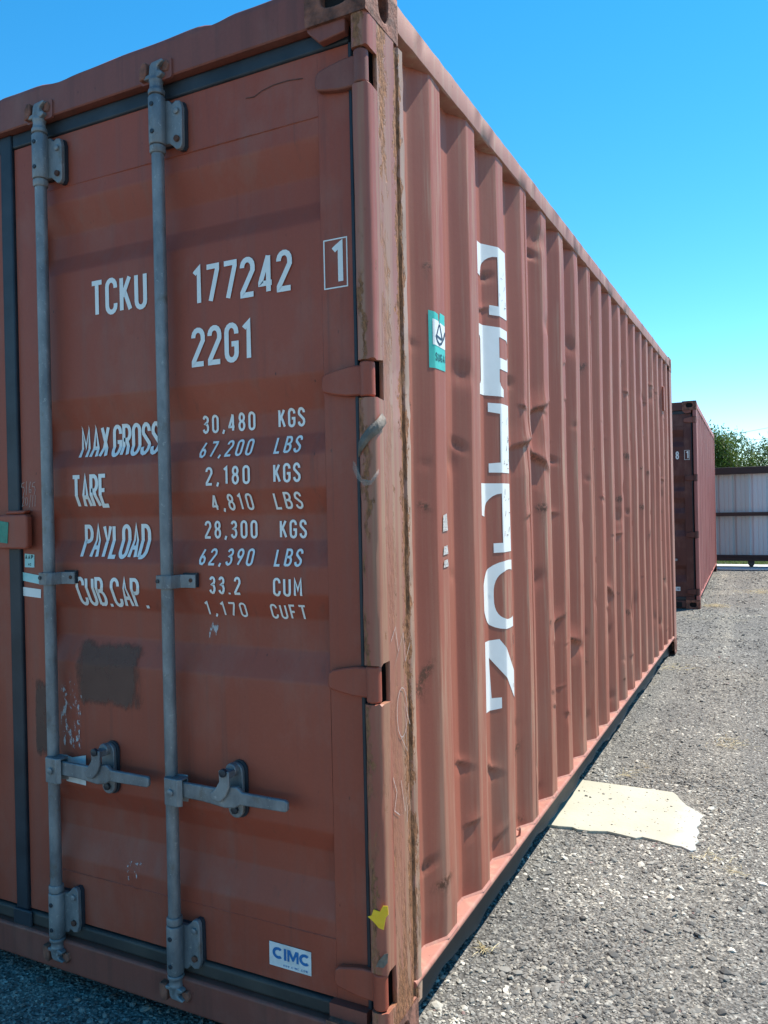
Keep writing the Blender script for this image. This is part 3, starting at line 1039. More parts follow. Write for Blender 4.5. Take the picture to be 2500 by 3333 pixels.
    hub = [(bx - 0.006, -0.017), (bx + 0.002, -0.028), (bx + 0.045, -0.030), (bx + 0.055, -0.022), (bx + 0.055, -0.018), (bx + 0.044, -0.022), (bx + 0.020, -0.020), (bx + 0.017, 0.010), (bx + 0.045, 0.014), (bx + 0.045, 0.018), (bx + 0.010, 0.018)]
    prism(bm, hub, XY, 0.571, 0.642)
    box(bm, bx + 0.002, bx + 0.050, -0.020, 0.012, 0.634, 0.640)
    hb = obj('handle_hub', bm, galv, door, smooth=40, bev=0.002)
    bm = BM()
    lathe(bm, bx + 0.024, 0.607, [(0.006, -0.036), (0.0095, -0.034), (0.0095, -0.028)], 10, 'y')
    obj('pivot_bolt', bm, galv, hb)
    # handle
    bm = BM()
    pts = [(bx + 0.030, 0.574), (bx + 0.120, 0.572), (bx + 0.185, 0.566), (bx + 0.215, 0.570), (bx + 0.232, 0.580), (bx + 0.365, 0.582), (bx + 0.371, 0.588), (bx + 0.371, 0.606), (bx + 0.365, 0.611), (bx + 0.238, 0.612), (bx + 0.222, 0.624),
           (bx + 0.190, 0.622), (bx + 0.150, 0.612), (bx + 0.030, 0.613)]
    prism(bm, [(a, b + 0.019) for a, b in pts], XZ, -0.014, -0.002)
    obj('handle', bm, galv, door, smooth=40, bev=0.003)
    # catch: backing plate, bolts, swinging hasp
    cx = bx + 0.192
    bm = BM()
    prism(bm, stadium(cx, 0.620, 0.046, 0.142), XZ, 0.022, 0.034)
    cp = obj('handle_catch', bm, galv, door, smooth=40, bev=0.002)
    bm = BM()
    prism(bm, stadium(cx + 0.005, 0.621, 0.050, 0.148), XZ, 0.0345, 0.0398)
    obj('catch_pad', bm, 'rubber', cp)
    bm = BM()
    lathe(bm, cx - 0.002, 0.676, [(0.016, 0.006), (0.017, 0.022)], 16, 'y')
    hasp = [(cx - 0.018, 0.668), (cx - 0.016, 0.640), (cx - 0.030, 0.618), (cx - 0.046, 0.606), (cx - 0.040, 0.590), (cx - 0.014, 0.588), (cx + 0.004, 0.606), (cx + 0.014, 0.630), (cx + 0.014, 0.668)]
    prism(bm, [(a, b + 0.014) for a, b in hasp], XZ, -0.024, -0.016)
    box(bm, cx - 0.016, cx + 0.012, -0.018, 0.012, 0.662, 0.680)
    obj('catch_hasp', bm, galv, cp, smooth=40, bev=0.0025)
    bm = BM()
    lathe(bm, cx - 0.002, 0.678, [(0.006, -0.031), (0.0105, -0.029), (0.0105, -0.020)], 12, 'y')
    obj('bolt', bm, 'dark_rivet', cp, smooth=40)
    bm = BM()
    lathe(bm, cx, 0.571, [(0.006, 0.012), (0.0105, 0.014), (0.0105, 0.024)], 6, 'y')
    obj('bolt', bm, 'dark_rivet', cp, smooth=40)
    bm = BM()
    box(bm, cx + 0.002, cx + 0.012, 0.0205, 0.0225, 0.594, 0.608)
    obj('slot', bm, 'dark_rivet', cp, smooth=40)


def door_leaf(cont, xl, xr, paint, right, hi):
    """one door: frame, corrugated panel, gasket; hinges on its outer side"""
    d = empty_part('door_leaf', cont)
    zt, zb = 2.436, 0.150
    # frame stiles and rails and corrugated panel as one pressed skin
    zs = sorted(set([zb, zt, 0.292, 2.284] + [z for z in DKINK if zb < z < zt] + [z + e for z in DKINK for e in (-0.005, 0.005)] + ([zb + (zt - zb) * k / 60 for k in range(61)])))
    ca, cb = xl + 0.104, xr - 0.086
    # the corrugated panel
    zarr = np.array([z for z in zs if 0.292 <= z <= 2.284] + [])
    xs = np.linspace(ca, cb, 30)
    Xg, Zg = np.meshgrid(xs, zarr)
    sm = lambda z: sum(door_y(z + e) for e in (-0.004, -0.002, 0, 0.002, 0.004)) / 5
    Yg = np.array([[sm(z) for _ in xs] for z in zarr]) + 0.0012
    Yg += 0.0014 * np.sin(Xg * 5 + Zg * 3.1) * np.sin(Zg * 4.7 + 1)
    if MIR[0] is not None:
        Xg = MIR[0] - Xg
    me = grid_mesh('panel', Xg, Yg, Zg, flip=MIR[0] is not None)
    link_mesh('door_panel', me, paint, d)
    # stiles and rails
    for a, b in ((xl, ca), (cb, xr)):
        bm = BM()
        box(bm, a, b, DOORY, DOORY + 0.05, zb, zt)
        obj('door_stile', bm, paint, d, bev=0.0015)
    for a, b in ((zb, 0.292), (2.284, zt)):
        bm = BM()
        box(bm, ca, cb, DOORY + 0.0008, DOORY + 0.05, a, b)
        obj('door_rail', bm, paint, d)
        zz = b if a < 1 else a
        bm = BM()
        pv = None
        for k in range(81):
            x = ca + (cb - ca) * k / 80
            w = R.uniform(0.0010, 0.0020)
            cv = [bm.verts.new(p) for p in ((x, DOORY + 0.001, zz - w), (x, DOORY - R.uniform(0.0004, 0.0012), zz), (x, DOORY + 0.001, zz + w))]
            if pv:
                bm.faces.new((pv[0], cv[0], cv[1], pv[1]))
                bm.faces.new((pv[1], cv[1], cv[2], pv[2]))
            pv = cv
        obj('weld_seam', bm, paint, d, smooth=0)
    # gaskets
    bm = BM()
    box(bm, xl - 0.002, xr + 0.004, 0.034, 0.055, zt + 0.0005, 2.4795)
    obj('gasket', bm, 'rubber', d, bev=0.006, seg=3)
    bm = BM()
    box(bm, xl - 0.002, xr + 0.004, 0.030, 0.055, 0.106, 0.146)
    obj('gasket', bm, 'rubber_worn', d, bev=0.008, seg=3)
    bm = BM()
    box(bm, xr + 0.0008, xr + 0.0110, 0.034, 0.06, 0.147, zt)
    obj('gasket', bm, 'rubber', d, bev=0.003)
    # hinges
    for k, (a, b) in enumerate(HINGE):
        bm = BM()
        lathe(bm, -0.0250, 0.0185, [(0.0178, a), (0.0178, b)], 24)
        zm = (a + b) / 2
        big = 0.036 if k else 0.037
        pts = [(-0.026, zm + big), (-0.075, zm + 0.036), (-0.105, zm + 0.031), (-0.138, zm + 0.024), (-0.149, zm + 0.016), (-0.152, zm - 0.012), (-0.146, zm - 0.022), (-0.120, zm - 0.028), (-0.085, zm - 0.034), (-0.026, zm - 0.036)]
        prism(bm, pts, XZ, 0.0205, 0.0405)
        hg = obj('hinge', bm, paint if k else 'paint_header', d, smooth=40, bev=0.004)
        bm = BM()
        lathe(bm, -0.0250, 0.0185, [(0.0105, a - 0.012), (0.0105, b + 0.012)], 12)
        obj('hinge_pin', bm, 'rust_stain', hg)
    return d


def empty_part(name, parent):
    o = bpy.data.objects.new(name, None)
    o.empty_display_size = 0.1
    COL.objects.link(o)
    o.parent = parent
    return o


def side_wall(parent, mat, hi, ys):
    """welded corrugated sheets along the right side"""
    panels = []
    for a, b in zip(ys, ys[1:]):
        cols = np.array(ycols(a, b, hi))
        rows = np.linspace(0.155, 2.512, 380 if hi else 24)
        Yg, Zg = np.meshgrid(cols, rows)
        base, _ = wall_x(cols, np.zeros_like(cols), False)
        X = np.tile(base, (len(rows), 1))
        att = None
        if hi:
            o, w = dent_eval(Yg, Zg)
            e = np.clip(np.minimum(Zg - 0.16, 2.50 - Zg) / 0.08, 0, 1)
            X = X + o * e
            att = {'wear': w * e, 'ridge': np.tile(np.clip((base - XI) / (XO - XI) * 1.6 - 0.6, 0, 1), (len(rows), 1))}
        else:
            X = X + 0.004 * np.sin(Yg * 7 + Zg * 3) * np.sin(Zg * 5 + Yg)
            w = np.clip(np.sin(Yg * 31 + 2 * np.sin(Zg * 9)) * np.sin(Zg * 17 + Yg * 5) - 0.6, 0, 1)
            att = {'wear': w * np.clip(1.3 - Zg, 0, 1)}
        me = grid_mesh('side_panel', X, Yg, Zg, att)
        if not hi:
            me.polygons.foreach_set('use_smooth', [False] * len(me.polygons))
        panels.append(link_mesh('side_panel', me, mat, parent))
    return panels


def box_rest(cont, paint_side, paint_rail, hi):
    """top rails, roof, far end, left side, floor"""
    # top side rail, slightly nibbled along its edges
    bm = BM()
    n = 120 if hi else 6
    prof = [(-0.060, 2.510), (-0.004, 2.510), (0.0, 2.513), (0.0, 2.578), (-0.003, 2.582), (-0.060, 2.582)]
    rings = []
    for k in range(n + 1):
        y = 0.178 + (CL - 0.356) * k / n
        rings.append([bm.verts.new((x + (R.uniform(-0.0012, 0.0008) if hi and i in (1, 2, 3, 4) else 0), y, z + (R.uniform(-0.0016, 0.0016) if hi and i in (1, 2, 3, 4) else 0))) for i, (x, z) in enumerate(prof)])
    fs = [bm.faces.new(rings[0]), bm.faces.new(rings[-1])]
    for a, b in zip(rings, rings[1:]):
        for k in range(6):
            fs.append(bm.faces.new((a[k], a[(k + 1) % 6], b[(k + 1) % 6], b[k])))
    bmesh.ops.recalc_face_normals(bm, faces=fs)
    obj('top_side_rail', bm, 'paint_toprail' if hi else paint_rail, cont, smooth=40)
    # bottom side rail: shelf, rounded lip, recessed web, wavy lower lip
    bm = BM()
    n = 160 if hi else 10
    rings = []
    wrings = []
    wb = BM()
    for k in range(n + 1):
        y = 0.17 + (CL - 0.34) * k / n
        wz = (0.010 * math.sin(y * 5.1) + 0.007 * math.sin(y * 13.7 + 1) + 0.004 * math.sin(y * 31)) if hi else 0
        wx = 0.004 * math.sin(y * 4.3 + 0.5) if hi else 0
        prof = [(-0.070, 0.160), (-0.008, 0.158), (-0.003, 0.1565), (0.0, 0.152), (0.0, 0.146), (-0.004, 0.141), (-0.010, 0.139), (-0.040, 0.146), (-0.070, 0.146)]
        rings.append([bm.verts.new((x, y, z)) for x, z in prof])
        wprof = [(-0.047, 0.1455), (-0.050, 0.120), (-0.053 + wx, 0.045 + wz * 0.5), (-0.049 + wx, 0.026 + wz), (-0.047 + wx, 0.022 + wz), (-0.050 + wx, 0.018 + wz), (-0.066, 0.020 + wz), (-0.068, 0.1455)]
        wrings.append([wb.verts.new((x, y, z)) for x, z in wprof])
    for rg_, b_ in ((wrings, wb),):
        ff = [b_.faces.new(rg_[0]), b_.faces.new(rg_[-1])]
        for a, b in zip(rg_, rg_[1:]):
            for k in range(len(wprof)):
                ff.append(b_.faces.new((a[k], a[(k + 1) % len(wprof)], b[(k + 1) % len(wprof)], b[k])))
        bmesh.ops.recalc_face_normals(b_, faces=ff)
    m = len(prof)
    fs = [bm.faces.new(rings[0]), bm.faces.new(rings[-1])]
    for a, b in zip(rings, rings[1:]):
        for k in range(m):
            fs.append(bm.faces.new((a[k], a[(k + 1) % m], b[(k + 1) % m], b[k])))
    bmesh.ops.recalc_face_normals(bm, faces=fs)
    brl = obj('bottom_side_rail', bm, paint_rail, cont, smooth=45)
    obj('rail_web', wb, 'web_black', brl, smooth=45)
    # weld bead where the sheets meet the rail
    ys = ycols(0.225, CL - 0.2, False)
    bm = BM()
    for a, b in zip(ys, ys[1:]):
        xa, xb = wall_base(a + 1e-4), wall_base(b - 1e-4)
        v = [bm.verts.new(p) for p in ((xa - 0.002, a, 0.1665), (xb - 0.002, b, 0.1665), (xb + 0.006, b, 0.1585), (xa + 0.006, a, 0.1585))]
        bm.faces.new(v)
    bmesh.ops.recalc_face_normals(bm, faces=bm.faces[:])
    obj('weld_bead', bm, paint_rail, cont)
    # far posts, far wall, left wall, roof, floor
    bm = BM()
    box(bm, -0.10, -0.001, CL - 0.16, CL - 0.002, 0.118, CH - 0.114)
    obj('corner_post', bm, paint_rail, cont, bev=0.006)
    bm = BM()
    box(bm, -CW + 0.001, -CW + 0.10, CL - 0.16, CL - 0.002, 0.118, CH - 0.114)
    obj('corner_post', bm, paint_rail, cont, bev=0.006)
    xs = np.arange(-CW + 0.1, -0.0999, 0.0446)
    t = np.arange(len(xs)) % 6
    yv = np.where(t < 2, 0.0, np.where(t < 3, 0.02, np.where(t < 5, 0.04, 0.02)))
    X = np.tile(xs, (2, 1))
    Y = CL - 0.012 - np.tile(yv, (2, 1))
    Z = np.array([[0.15] * len(xs), [2.52] * len(xs)])
    me = grid_mesh('end_wall', X, Y, Z, flip=True)
    me.polygons.foreach_set('use_smooth', [False] * len(me.polygons))
    link_mesh('end_wall', me, paint_side, cont)
    cols = np.array(ycols(0.2, CL - 0.1, False))
    base = np.array([wall_base(c + 1e-5) for c in cols])
    X = np.tile(-CW - base, (2, 1))
    me = grid_mesh('left_wall', X, np.tile(cols, (2, 1)), np.array([[0.15] * len(cols), [2.52] * len(cols)]), flip=True)
    me.polygons.foreach_set('use_smooth', [False] * len(me.polygons))
    link_mesh('left_wall', me, paint_side, cont)
    yr = np.arange(0.10, CL - 0.05, 0.0525)
    t = np.arange(len(yr)) % 4
    zr = 2.560 + np.where(t < 2, 0.0, 0.018)
    Yg = np.tile(yr[:, None], (1, 2))
    me = grid_mesh('roof', np.tile(np.array([[-CW + 0.05, -0.05]]), (len(yr), 1)), Yg, np.tile(zr[:, None], (1, 2)))
    me.polygons.foreach_set('use_smooth', [False] * len(me.polygons))
    link_mesh('roof', me, 'roof_steel', cont)
    bm = BM()
    box(bm, -CW + 0.07, -0.075, 0.10, CL - 0.05, 0.05, 0.14)
    obj('floor_frame', bm, 'rail_web', cont)
    bm = BM()
    box(bm, -CW, -CW + 0.06, 0.178, CL - 0.178, 2.512, 2.582)
    obj('top_side_rail', bm, paint_rail, cont, bev=0.004)
    bm = BM()
    box(bm, -CW, -CW + 0.07, 0.17, CL - 0.17, 0.02, 0.158)
    obj('bottom_side_rail', bm, paint_rail, cont, bev=0.004)
    bm = BM()
    box(bm, -CW + 0.16, -0.16, CL - 0.07, CL - 0.004, 2.50, 2.582)
    obj('end_beam', bm, paint_rail, cont, bev=0.004)
    bm = BM()
    box(bm, -CW + 0.16, -0.16, CL - 0.07, CL - 0.004, 0.02, 0.158)
    obj('end_beam', bm, paint_rail, cont, bev=0.004)


def header_and_sill(cont, mat, hi):
    # header with a bent top edge
    bm = BM()
    n = 90 if hi else 4
    rings = []
    for k in range(n + 1):
        x = -CW + 0.160 + (CW - 0.320) * k / n
        dz = 0.0
        if hi:
            dz = 0.0025 * math.sin(x * 9) + 0.0015 * math.sin(x * 23)
            dz -= 0.012 * math.exp(-((x + 0.985) / 0.05) ** 2) + 0.010 * math.exp(-((x + 0.43) / 0.035) ** 2) + 0.012 * math.exp(-((x + 1.27) / 0.03) ** 2)
            if -0.42 < x < -0.16:
                dz += 0.004
        prof = [(0.012, 2.4805), (0.009, 2.484), (0.009, 2.565), (0.010, 2.577 + dz * 0.6), (0.016, 2.583 + dz), (0.06, 2.586 + dz), (0.11, 2.586), (0.11, 2.4805)]
        rings.append([bm.verts.new((x, y, z)) for y, z in prof])
    m = 8
    fs = [bm.faces.new(rings[0]), bm.faces.new(rings[-1])]
    for a, b in zip(rings, rings[1:]):
        for k in range(m):
            fs.append(bm.faces.new((a[k], a[(k + 1) % m], b[(k + 1) % m], b[k])))
    bmesh.ops.recalc_face_normals(bm, faces=fs)
    obj('door_header', bm, mat, cont, smooth=40)
    for s in (0, 1):
        bm = BM()
        pts = [(-0.162, 2.4785), (-0.160, 2.470), (-0.128, 2.438), (-0.060, 2.446), (-0.058, 2.4785)]
        if s:
            pts = [(-CW - a, b) for a, b in pts][::-1]
        prism(bm, pts, XZ, 0.006, 0.030)
        obj('casting_gusset', bm, 'paint_header', cont, bev=0.003)
    bm = BM()
    box(bm, -CW + 0.16, -0.16, 0.010, 0.12, 0.012, 0.1055)
    obj('door_sill', bm, mat, cont, bev=0.008, seg=3)
    for x in (-0.162, -CW + 0.062):
        bm = BM()
        box(bm, x, x + 0.100, 0.016, 0.11, 0.1185, 0.150)
        obj('sill_foot', bm, mat, cont)


def place_text(name, s, x0, z0, h, w, stroke, door, mat='vinyl_white', label=None, off=0.0012, gap=0.16):
    bm = text_bm(s, x0, z0, h, w, stroke, gap)
    cut(bm, 1, [z for z in DKINK if z0 - 0.02 < z < z0 + h + 0.02] + [z + e for z in DKINK for e in (-0.004, 0.004) if z0 - 0.02 < z < z0 + h + 0.02])
    for v in bm.verts:
        a, b, k = v.co
        v.co = (a, door_y(b) - off - k, b)
    return obj(name, bm, mat, door, smooth=0, label=label)


def door_quad(name, pts, mat, door, off=0.001, label=None, thick=0.0006, n=1):
    bm = BM()
    prism(bm, pts, lambda a, b, h: (a, DOORY - off - h, b), 0, thick)
    return obj(name, bm, mat, door, smooth=0, label=label)


def patch(name, x0, x1, z0, z1, mat, door, fn, label=None, nx=14, nz=14):
    xs = np.linspace(x0, x1, nx)
    zs = np.linspace(z0, z1, nz)
    X, Z = np.meshgrid(xs, zs)
    Y = np.array([[fn(a, b) for a in xs] for b in zs])
    e = np.minimum(np.minimum(X - x0, x1 - X) / (x1 - x0), np.minimum(Z - z0, z1 - Z) / (z1 - z0)) * 5
    me = grid_mesh(name, X, Y, Z, {'edge': np.clip(e, 0, 1)})
    return link_mesh(name, me, mat, door, label)


# ------------------------------------------------------------------ ground
GZ = -0.012


def ground_z(x, y):
    return GZ - 0.024 * max(0.0, min(1.0, (6.0 - y) / 4.0)) + 0.006 * math.sin(x * 1.7 + 0.4) * math.sin(y * 0.9) + 0.003 * math.sin(x * 4.1 + y * 2.3)


ax = np.unique(np.concatenate([np.linspace(-260, -6, 10), np.linspace(-6, 6, 61), np.linspace(6, 260, 10)]))
ay = np.unique(np.concatenate([np.linspace(-200, -4, 8), np.linspace(-4, 20, 121), np.linspace(20, 600, 14)]))
GX, GY = np.meshgrid(ax, ay)
GZg = np.array([[ground_z(a, b) if abs(a) < 7 and -4 < b < 15.6 else GZ for a in ax] for b in ay])
g = link_mesh('ground', grid_mesh('ground', GX, GY, GZg), 'gravel_ground')
g['kind'] = 'structure'

# ------------------------------------------------------------------ container one
c1 = empty('shipping_container', (0, 0, 0), 'near rust red shipping container marked TCKU with galvanised door rods and dented side', 'container')
corner_post(c1, 'paint_post', True)
for sx, sy, tp in ((0, 0, 1), (0, 1, 1), (0, 1, 0), (0, 0, 0), (1, 0, 1), (1, 1, 1), (1, 1, 0), (1, 0, 0)):
    casting(c1, sx, sy, tp, 'rust_cast' if (sx, sy, tp) == (0, 0, 1) else 'rust_cast_red')
header_and_sill(c1, 'paint_header', True)
SEAMS = [0.222, Y0 + 3 * PITCH + 0.050, Y0 + 7 * PITCH + 0.050, Y0 + 11 * PITCH + 0.050, Y0 + 15 * PITCH + 0.050, CL - 0.155]
panels = side_wall(c1, 'paint_side', True, SEAMS)
box_rest(c1, 'paint_side', 'paint_rail', True)
# vertical weld seams between the sheets
for y in SEAMS[1:-1]:
    zs = np.linspace(0.165, 2.50, 150)
    xx, _ = wall_x(np.full_like(zs, y), zs)
    Xs = np.stack([xx + 0.0006, xx + 0.0026, xx + 0.0006], 1)
    Ys = np.stack([np.full_like(zs, y + d) for d in (-0.004, 0, 0.004)], 1) + NR.uniform(-0.0006, 0.0006, (150, 1))
    link_mesh('weld_seam', grid_mesh('weld_seam', Xs, Ys, np.stack([zs] * 3, 1)), 'paint_side', c1)

dr = door_leaf(c1, -1.207, -0.068, 'paint_door', True, True)
lock_rod(dr, -1.058, True)
lock_rod(dr, -0.622, True)
MIR[0] = -CW - 0.030
dl = door_leaf(c1, -1.207, -0.068, 'paint_door', False, False)
lock_rod(dl, -1.058, False)
lock_rod(dl, -0.622, False)
MIR[0] = None
MIR[0] = -CW
corner_post(c1, 'paint_post', False)
MIR[0] = None
# centre gasket
bm = BM()
box(bm, -1.2590, -1.2085, 0.030, 0.060, 0.110, 2.4790)
obj('gasket', bm, 'rubber', dr, bev=0.005, seg=3)
bm = BM()
prism(bm, roundrect(-1.262, -1.185, 0.095, 0.150, 0.008), XZ, 0.020, 0.0295)
obj('gasket_flap', bm, 'rubber', dr, bev=0.004)

# ---- white markings
place_text('marking', 'TCKU', -0.906, 1.892, 0.103, 0.206, 0.132, dr, label='large white letters TCKU between the two door rods')
place_text('marking', '177242', -0.546, 1.876, 0.103, 0.310, 0.132, dr, label='large white number 177242')
place_text('marking', '22G1', -0.552, 1.716, 0.103, 0.194, 0.132, dr, label='white code 22G1 under the big number')
bm = text_bm('1', -0.128, 1.871, 0.102, None, 0.135)
for v in bm.verts:
    v.co = (v.co.x, DOORY - 0.0012, v.co.y)
b2 = BM()
for a, b, cc, d in ((-0.1465, -0.0815, 1.979, 1.982), (-0.1465, -0.0815, 1.863, 1.866), (-0.1465, -0.1435, 1.8662, 1.9788), (-0.0845, -0.0815, 1.8662, 1.9788)):
    box(b2, a, b, DOORY - 0.0012, DOORY - 0.0004, cc, d)
me_t = bpy.data.meshes.new('tmp')
b2.to_mesh(me_t)
b2.free()
bm.from_mesh(me_t)
obj('marking', bm, 'vinyl_white', dr, smooth=0, label='white check digit 1 inside a thin white box')
ROWS = [('30,480', 'KGS', 1.5415, 0.0485, -0.543, 0.170, -0.303, 0.079), ('67,200', 'LBS', 1.4755, 0.0445, -0.540, 0.168, -0.305, 0.078), ('2,180', 'KGS', 1.4025, 0.0485, -0.515, 0.140, -0.304, 0.080),
        ('4,810', 'LBS', 1.336, 0.0435, -0.508, 0.132, -0.311, 0.082), ('28,300', 'KGS', 1.2625, 0.0475, -0.543, 0.169, -0.306, 0.080), ('62,390', 'LBS', 1.1935, 0.044, -0.546, 0.172, -0.309, 0.080),
        ('33.2', 'CUM', 1.1185, 0.047, -0.511, 0.100, -0.312, 0.087), ('1,170', 'CUFT', 1.0585, 0.0395, -0.541, 0.134, -0.333, 0.106)]
for a, b, z, h, xa, wa, xb, wb in ROWS:
    place_text('marking', a, xa, z, h, wa, 0.135, dr, label='white figures %s in the weight table' % a, gap=0.30)
    place_text('marking', b, xb, z, h, wb, 0.135, dr, label='white unit %s right of %s' % (b, a), gap=0.22)
for s, xa, z, h, w in (('MAX GROSS', -0.984, 1.494, 0.093, 0.298), ('TARE', -0.997, 1.352, 0.096, 0.137), ('PAYLOAD', -0.979, 1.207, 0.097, 0.250), ('CUB.CAP.', -0.992, 1.069, 0.086, 0.262)):
    place_text('marking', s, xa, z, h, w, 0.118, dr, label='tall white words %s' % s, gap=0.10)

# ---- stickers on the doors
stk = door_quad('sticker', [(-0.347, 0.1865), (-0.2245, 0.1855), (-0.2240, 0.2445), (-0.3465, 0.2460)], 'paper_label', dr, label='white maker sticker with blue CIMC lettering')
# heavy blue capitals
bm = BM()
H, z0 = 0.0290, 0.2065


def ring_c(cx, cz, rx, rz, t):
    out = [(cx + rx * math.cos(math.radians(a)), cz + rz * math.sin(math.radians(a))) for a in range(48, 313, 12)]
    inn = [(cx + (rx - t * 1.15) * math.cos(math.radians(a)), cz + (rz - t) * math.sin(math.radians(a))) for a in range(312, 47, -12)]
    return out + inn


def addpoly(bm, pts, y):
    t = poly_bm(pts)
    for v in t.verts:
        v.co = (v.co.x, y, v.co.y)
    m = bpy.data.meshes.new('t')
    t.to_mesh(m)
    t.free()
    bm.from_mesh(m)
    bpy.data.meshes.remove(m)


yb = DOORY - 0.0024
addpoly(bm, ring_c(-0.3205, z0 + H / 2, 0.0165, H / 2, 0.0070), yb)
addpoly(bm, [(-0.3030, z0), (-0.2960, z0), (-0.2960, z0 + H), (-0.3030, z0 + H)], yb)
addpoly(bm, [(-0.2930, z0), (-0.2870, z0), (-0.2870, z0 + H * 0.62), (-0.2785, z0 + H * 0.1), (-0.2745, z0 + H * 0.1), (-0.2665, z0 + H * 0.62), (-0.2665, z0), (-0.2600, z0), (-0.2600, z0 + H), (-0.2690, z0 + H), (-0.2765, z0 + H * 0.42), (-0.2840, z0 + H), (-0.2930, z0 + H)], yb)
addpoly(bm, ring_c(-0.2420, z0 + H / 2, 0.0165, H / 2, 0.0070), yb)
obj('sticker_print', bm, 'print_blue', dr, smooth=0)
bm = text_bm('www.cimc.com', -0.306, 0.1905, 0.0085, 0.071, 0.13)
for v in bm.verts:
    v.co = (v.co.x, DOORY - 0.0022 - v.co.z * 0.2, v.co.y)
obj('sticker_print', bm, 'print_blue', dr, smooth=0)

door_quad('sticker', [(-1.1995, 1.1790), (-1.1590, 1.1785), (-1.1580, 1.2170), (-1.1985, 1.2200)], 'tape_cyan', dr, label='small pale cyan sticker printed AAP')
bm = text_bm('AAP', -1.1965, 1.2030, 0.0130, 0.0345, 0.24)
b2 = text_bm('AC', -1.1845, 1.1840, 0.0075, 0.013, 0.22)
m = bpy.data.meshes.new('t')
b2.to_mesh(m)
b2.free()
bm.from_mesh(m)
for v in bm.verts:
    v.co = (v.co.x, DOORY - 0.0022 - v.co.z * 0.2, v.co.y)
obj('sticker_print', bm, 'print_teal', dr, smooth=0)
door_quad('sticker', [(-1.2115, 1.1385), (-1.1325, 1.1285), (-1.1315, 1.1545), (-1.2105, 1.1640)], 'tape_cyan', dr, label='pale cyan strip of tape beside the rod')
door_quad('sticker', [(-1.2120, 1.0930), (-1.1345, 1.0880), (-1.1330, 1.1140), (-1.2110, 1.1195)], 'vinyl_white', dr, label='white strip of tape below the cyan one')

bm = BM()
ribbon(bm, [(-0.363, 2.380), (-0.338, 2.377), (-0.315, 2.386), (-0.280, 2.392), (-0.237, 2.392), (-0.194, 2.386)], 0.0022, 0)
for v in bm.verts:
    v.co = (v.co.x, DOORY - 0.0010, v.co.y)
obj('scratch', bm, 'rust_stain', dr, smooth=0, label='long curved scratch high on the right door')
patch('paper_remnant', -0.84, -0.76, 0.30, 0.38, 'paper_flecks', dr, lambda a, b: door_y(b) - 0.0011, None, 8, 8)
# chalk scribble  5165 / 20/11
bm = BM()
CH1 = {'5': [[(0.4, 1), (0.05, 0.9), (0.0, 0.62), (0.3, 0.6), (0.38, 0.35), (0.2, -0.1)]], '1': [[(0.2, 1.1), (0.08, -0.05)]], '6': [[(0.3, 1.05), (0.08, 0.5), (0.1, 0.15), (0.3, 0.12), (0.34, 0.35), (0.12, 0.42)]],
       '2': [[(0.0, 0.8), (0.2, 1.0), (0.35, 0.8), (0.05, 0.1), (0.0, 0.0), (0.35, 0.15)]], '0': [arc(0.2, 0.5, 0.18, 0.4, 90, 450, 10)], '/': [[(0.4, 1.15), (0.1, -0.1)]]}
for s, xa, za, h in (('5165', -1.206, 1.398, 0.036), ('20/11', -1.205, 1.362, 0.030)):
    x = xa
    for c in s:
        for st in CH1[c]:
            ribbon(bm, [(x + p[0] * h * 0.9, za + p[1] * h) for p in st], 0.0017, R.uniform(0, 0.0004))
        x += h * (0.36 if c == '1' else 0.46)
for v in bm.verts:
    v.co = (v.co.x, DOORY - 0.0012 - v.co.z, v.co.y)
obj('chalk_writing', bm, 'chalk', dr, smooth=0, label='faint chalk numbers scrawled beside the centre gasket')

# lock box on the centre seam with green tape
bm = BM()
prism(bm, roundrect(-1.300, -1.150, 1.235, 1.338, 0.012), XZ, 0.006, 0.028)
prism(bm, [(-1.250, 1.3385), (-1.170, 1.3385), (-1.160, 1.350), (-1.240, 1.350)], XZ, 0.010, 0.0385)
lb = obj('lock_box', bm, 'paint_door', c1, smooth=40, bev=0.006, seg=3)
bm = BM()
prism(bm, [(-1.276, 1.256), (-1.232, 1.252), (-1.226, 1.315), (-1.272, 1.321)], XZ, 0.0040, 0.0058)
obj('tape', bm, 'tape_green', lb, smooth=0, label='square of dark green tape')

dface = lambda a, b: door_y(b) - 0.0007
patch('glue_patch', -1.015, -0.735, 0.775, 0.985, 'glue_residue', dr, dface, 'ragged dark patch left by a removed placard', 16, 22)
patch('glue_patch', -1.172, -1.112, 0.60, 0.86, 'glue_residue', dr, lambda a, b: DOORY - 0.0007, None, 8, 16)
patch('paper_remnant', -1.075, -0.965, 0.60, 0.90, 'paper_flecks', dr, lambda a, b: door_y(b) - 0.0011, 'torn white paper flecks beside the left rod', 10, 20)
patch('paper_remnant', -0.545, -0.50, 0.99, 1.05, 'paper_flecks', dr, lambda a, b: door_y(b) - 0.0011, None, 8, 8)
door_quad('paper_remnant', [(-1.045, 0.556), (-0.968, 0.553), (-0.966, 0.640), (-0.985, 0.636), (-1.02, 0.628), (-1.045, 0.632)], 'paper_label', dr, label='scrap of white placard behind the left handle')

# flaps of tape on the post
bm = BM()


def sheet(bm, rows):
    vs = [[bm.verts.new(p) for p in r] for r in rows]
    for a, b in zip(vs, vs[1:]):
        for k in range(len(a) - 1):
            bm.faces.new((a[k], a[k + 1], b[k + 1], b[k]))


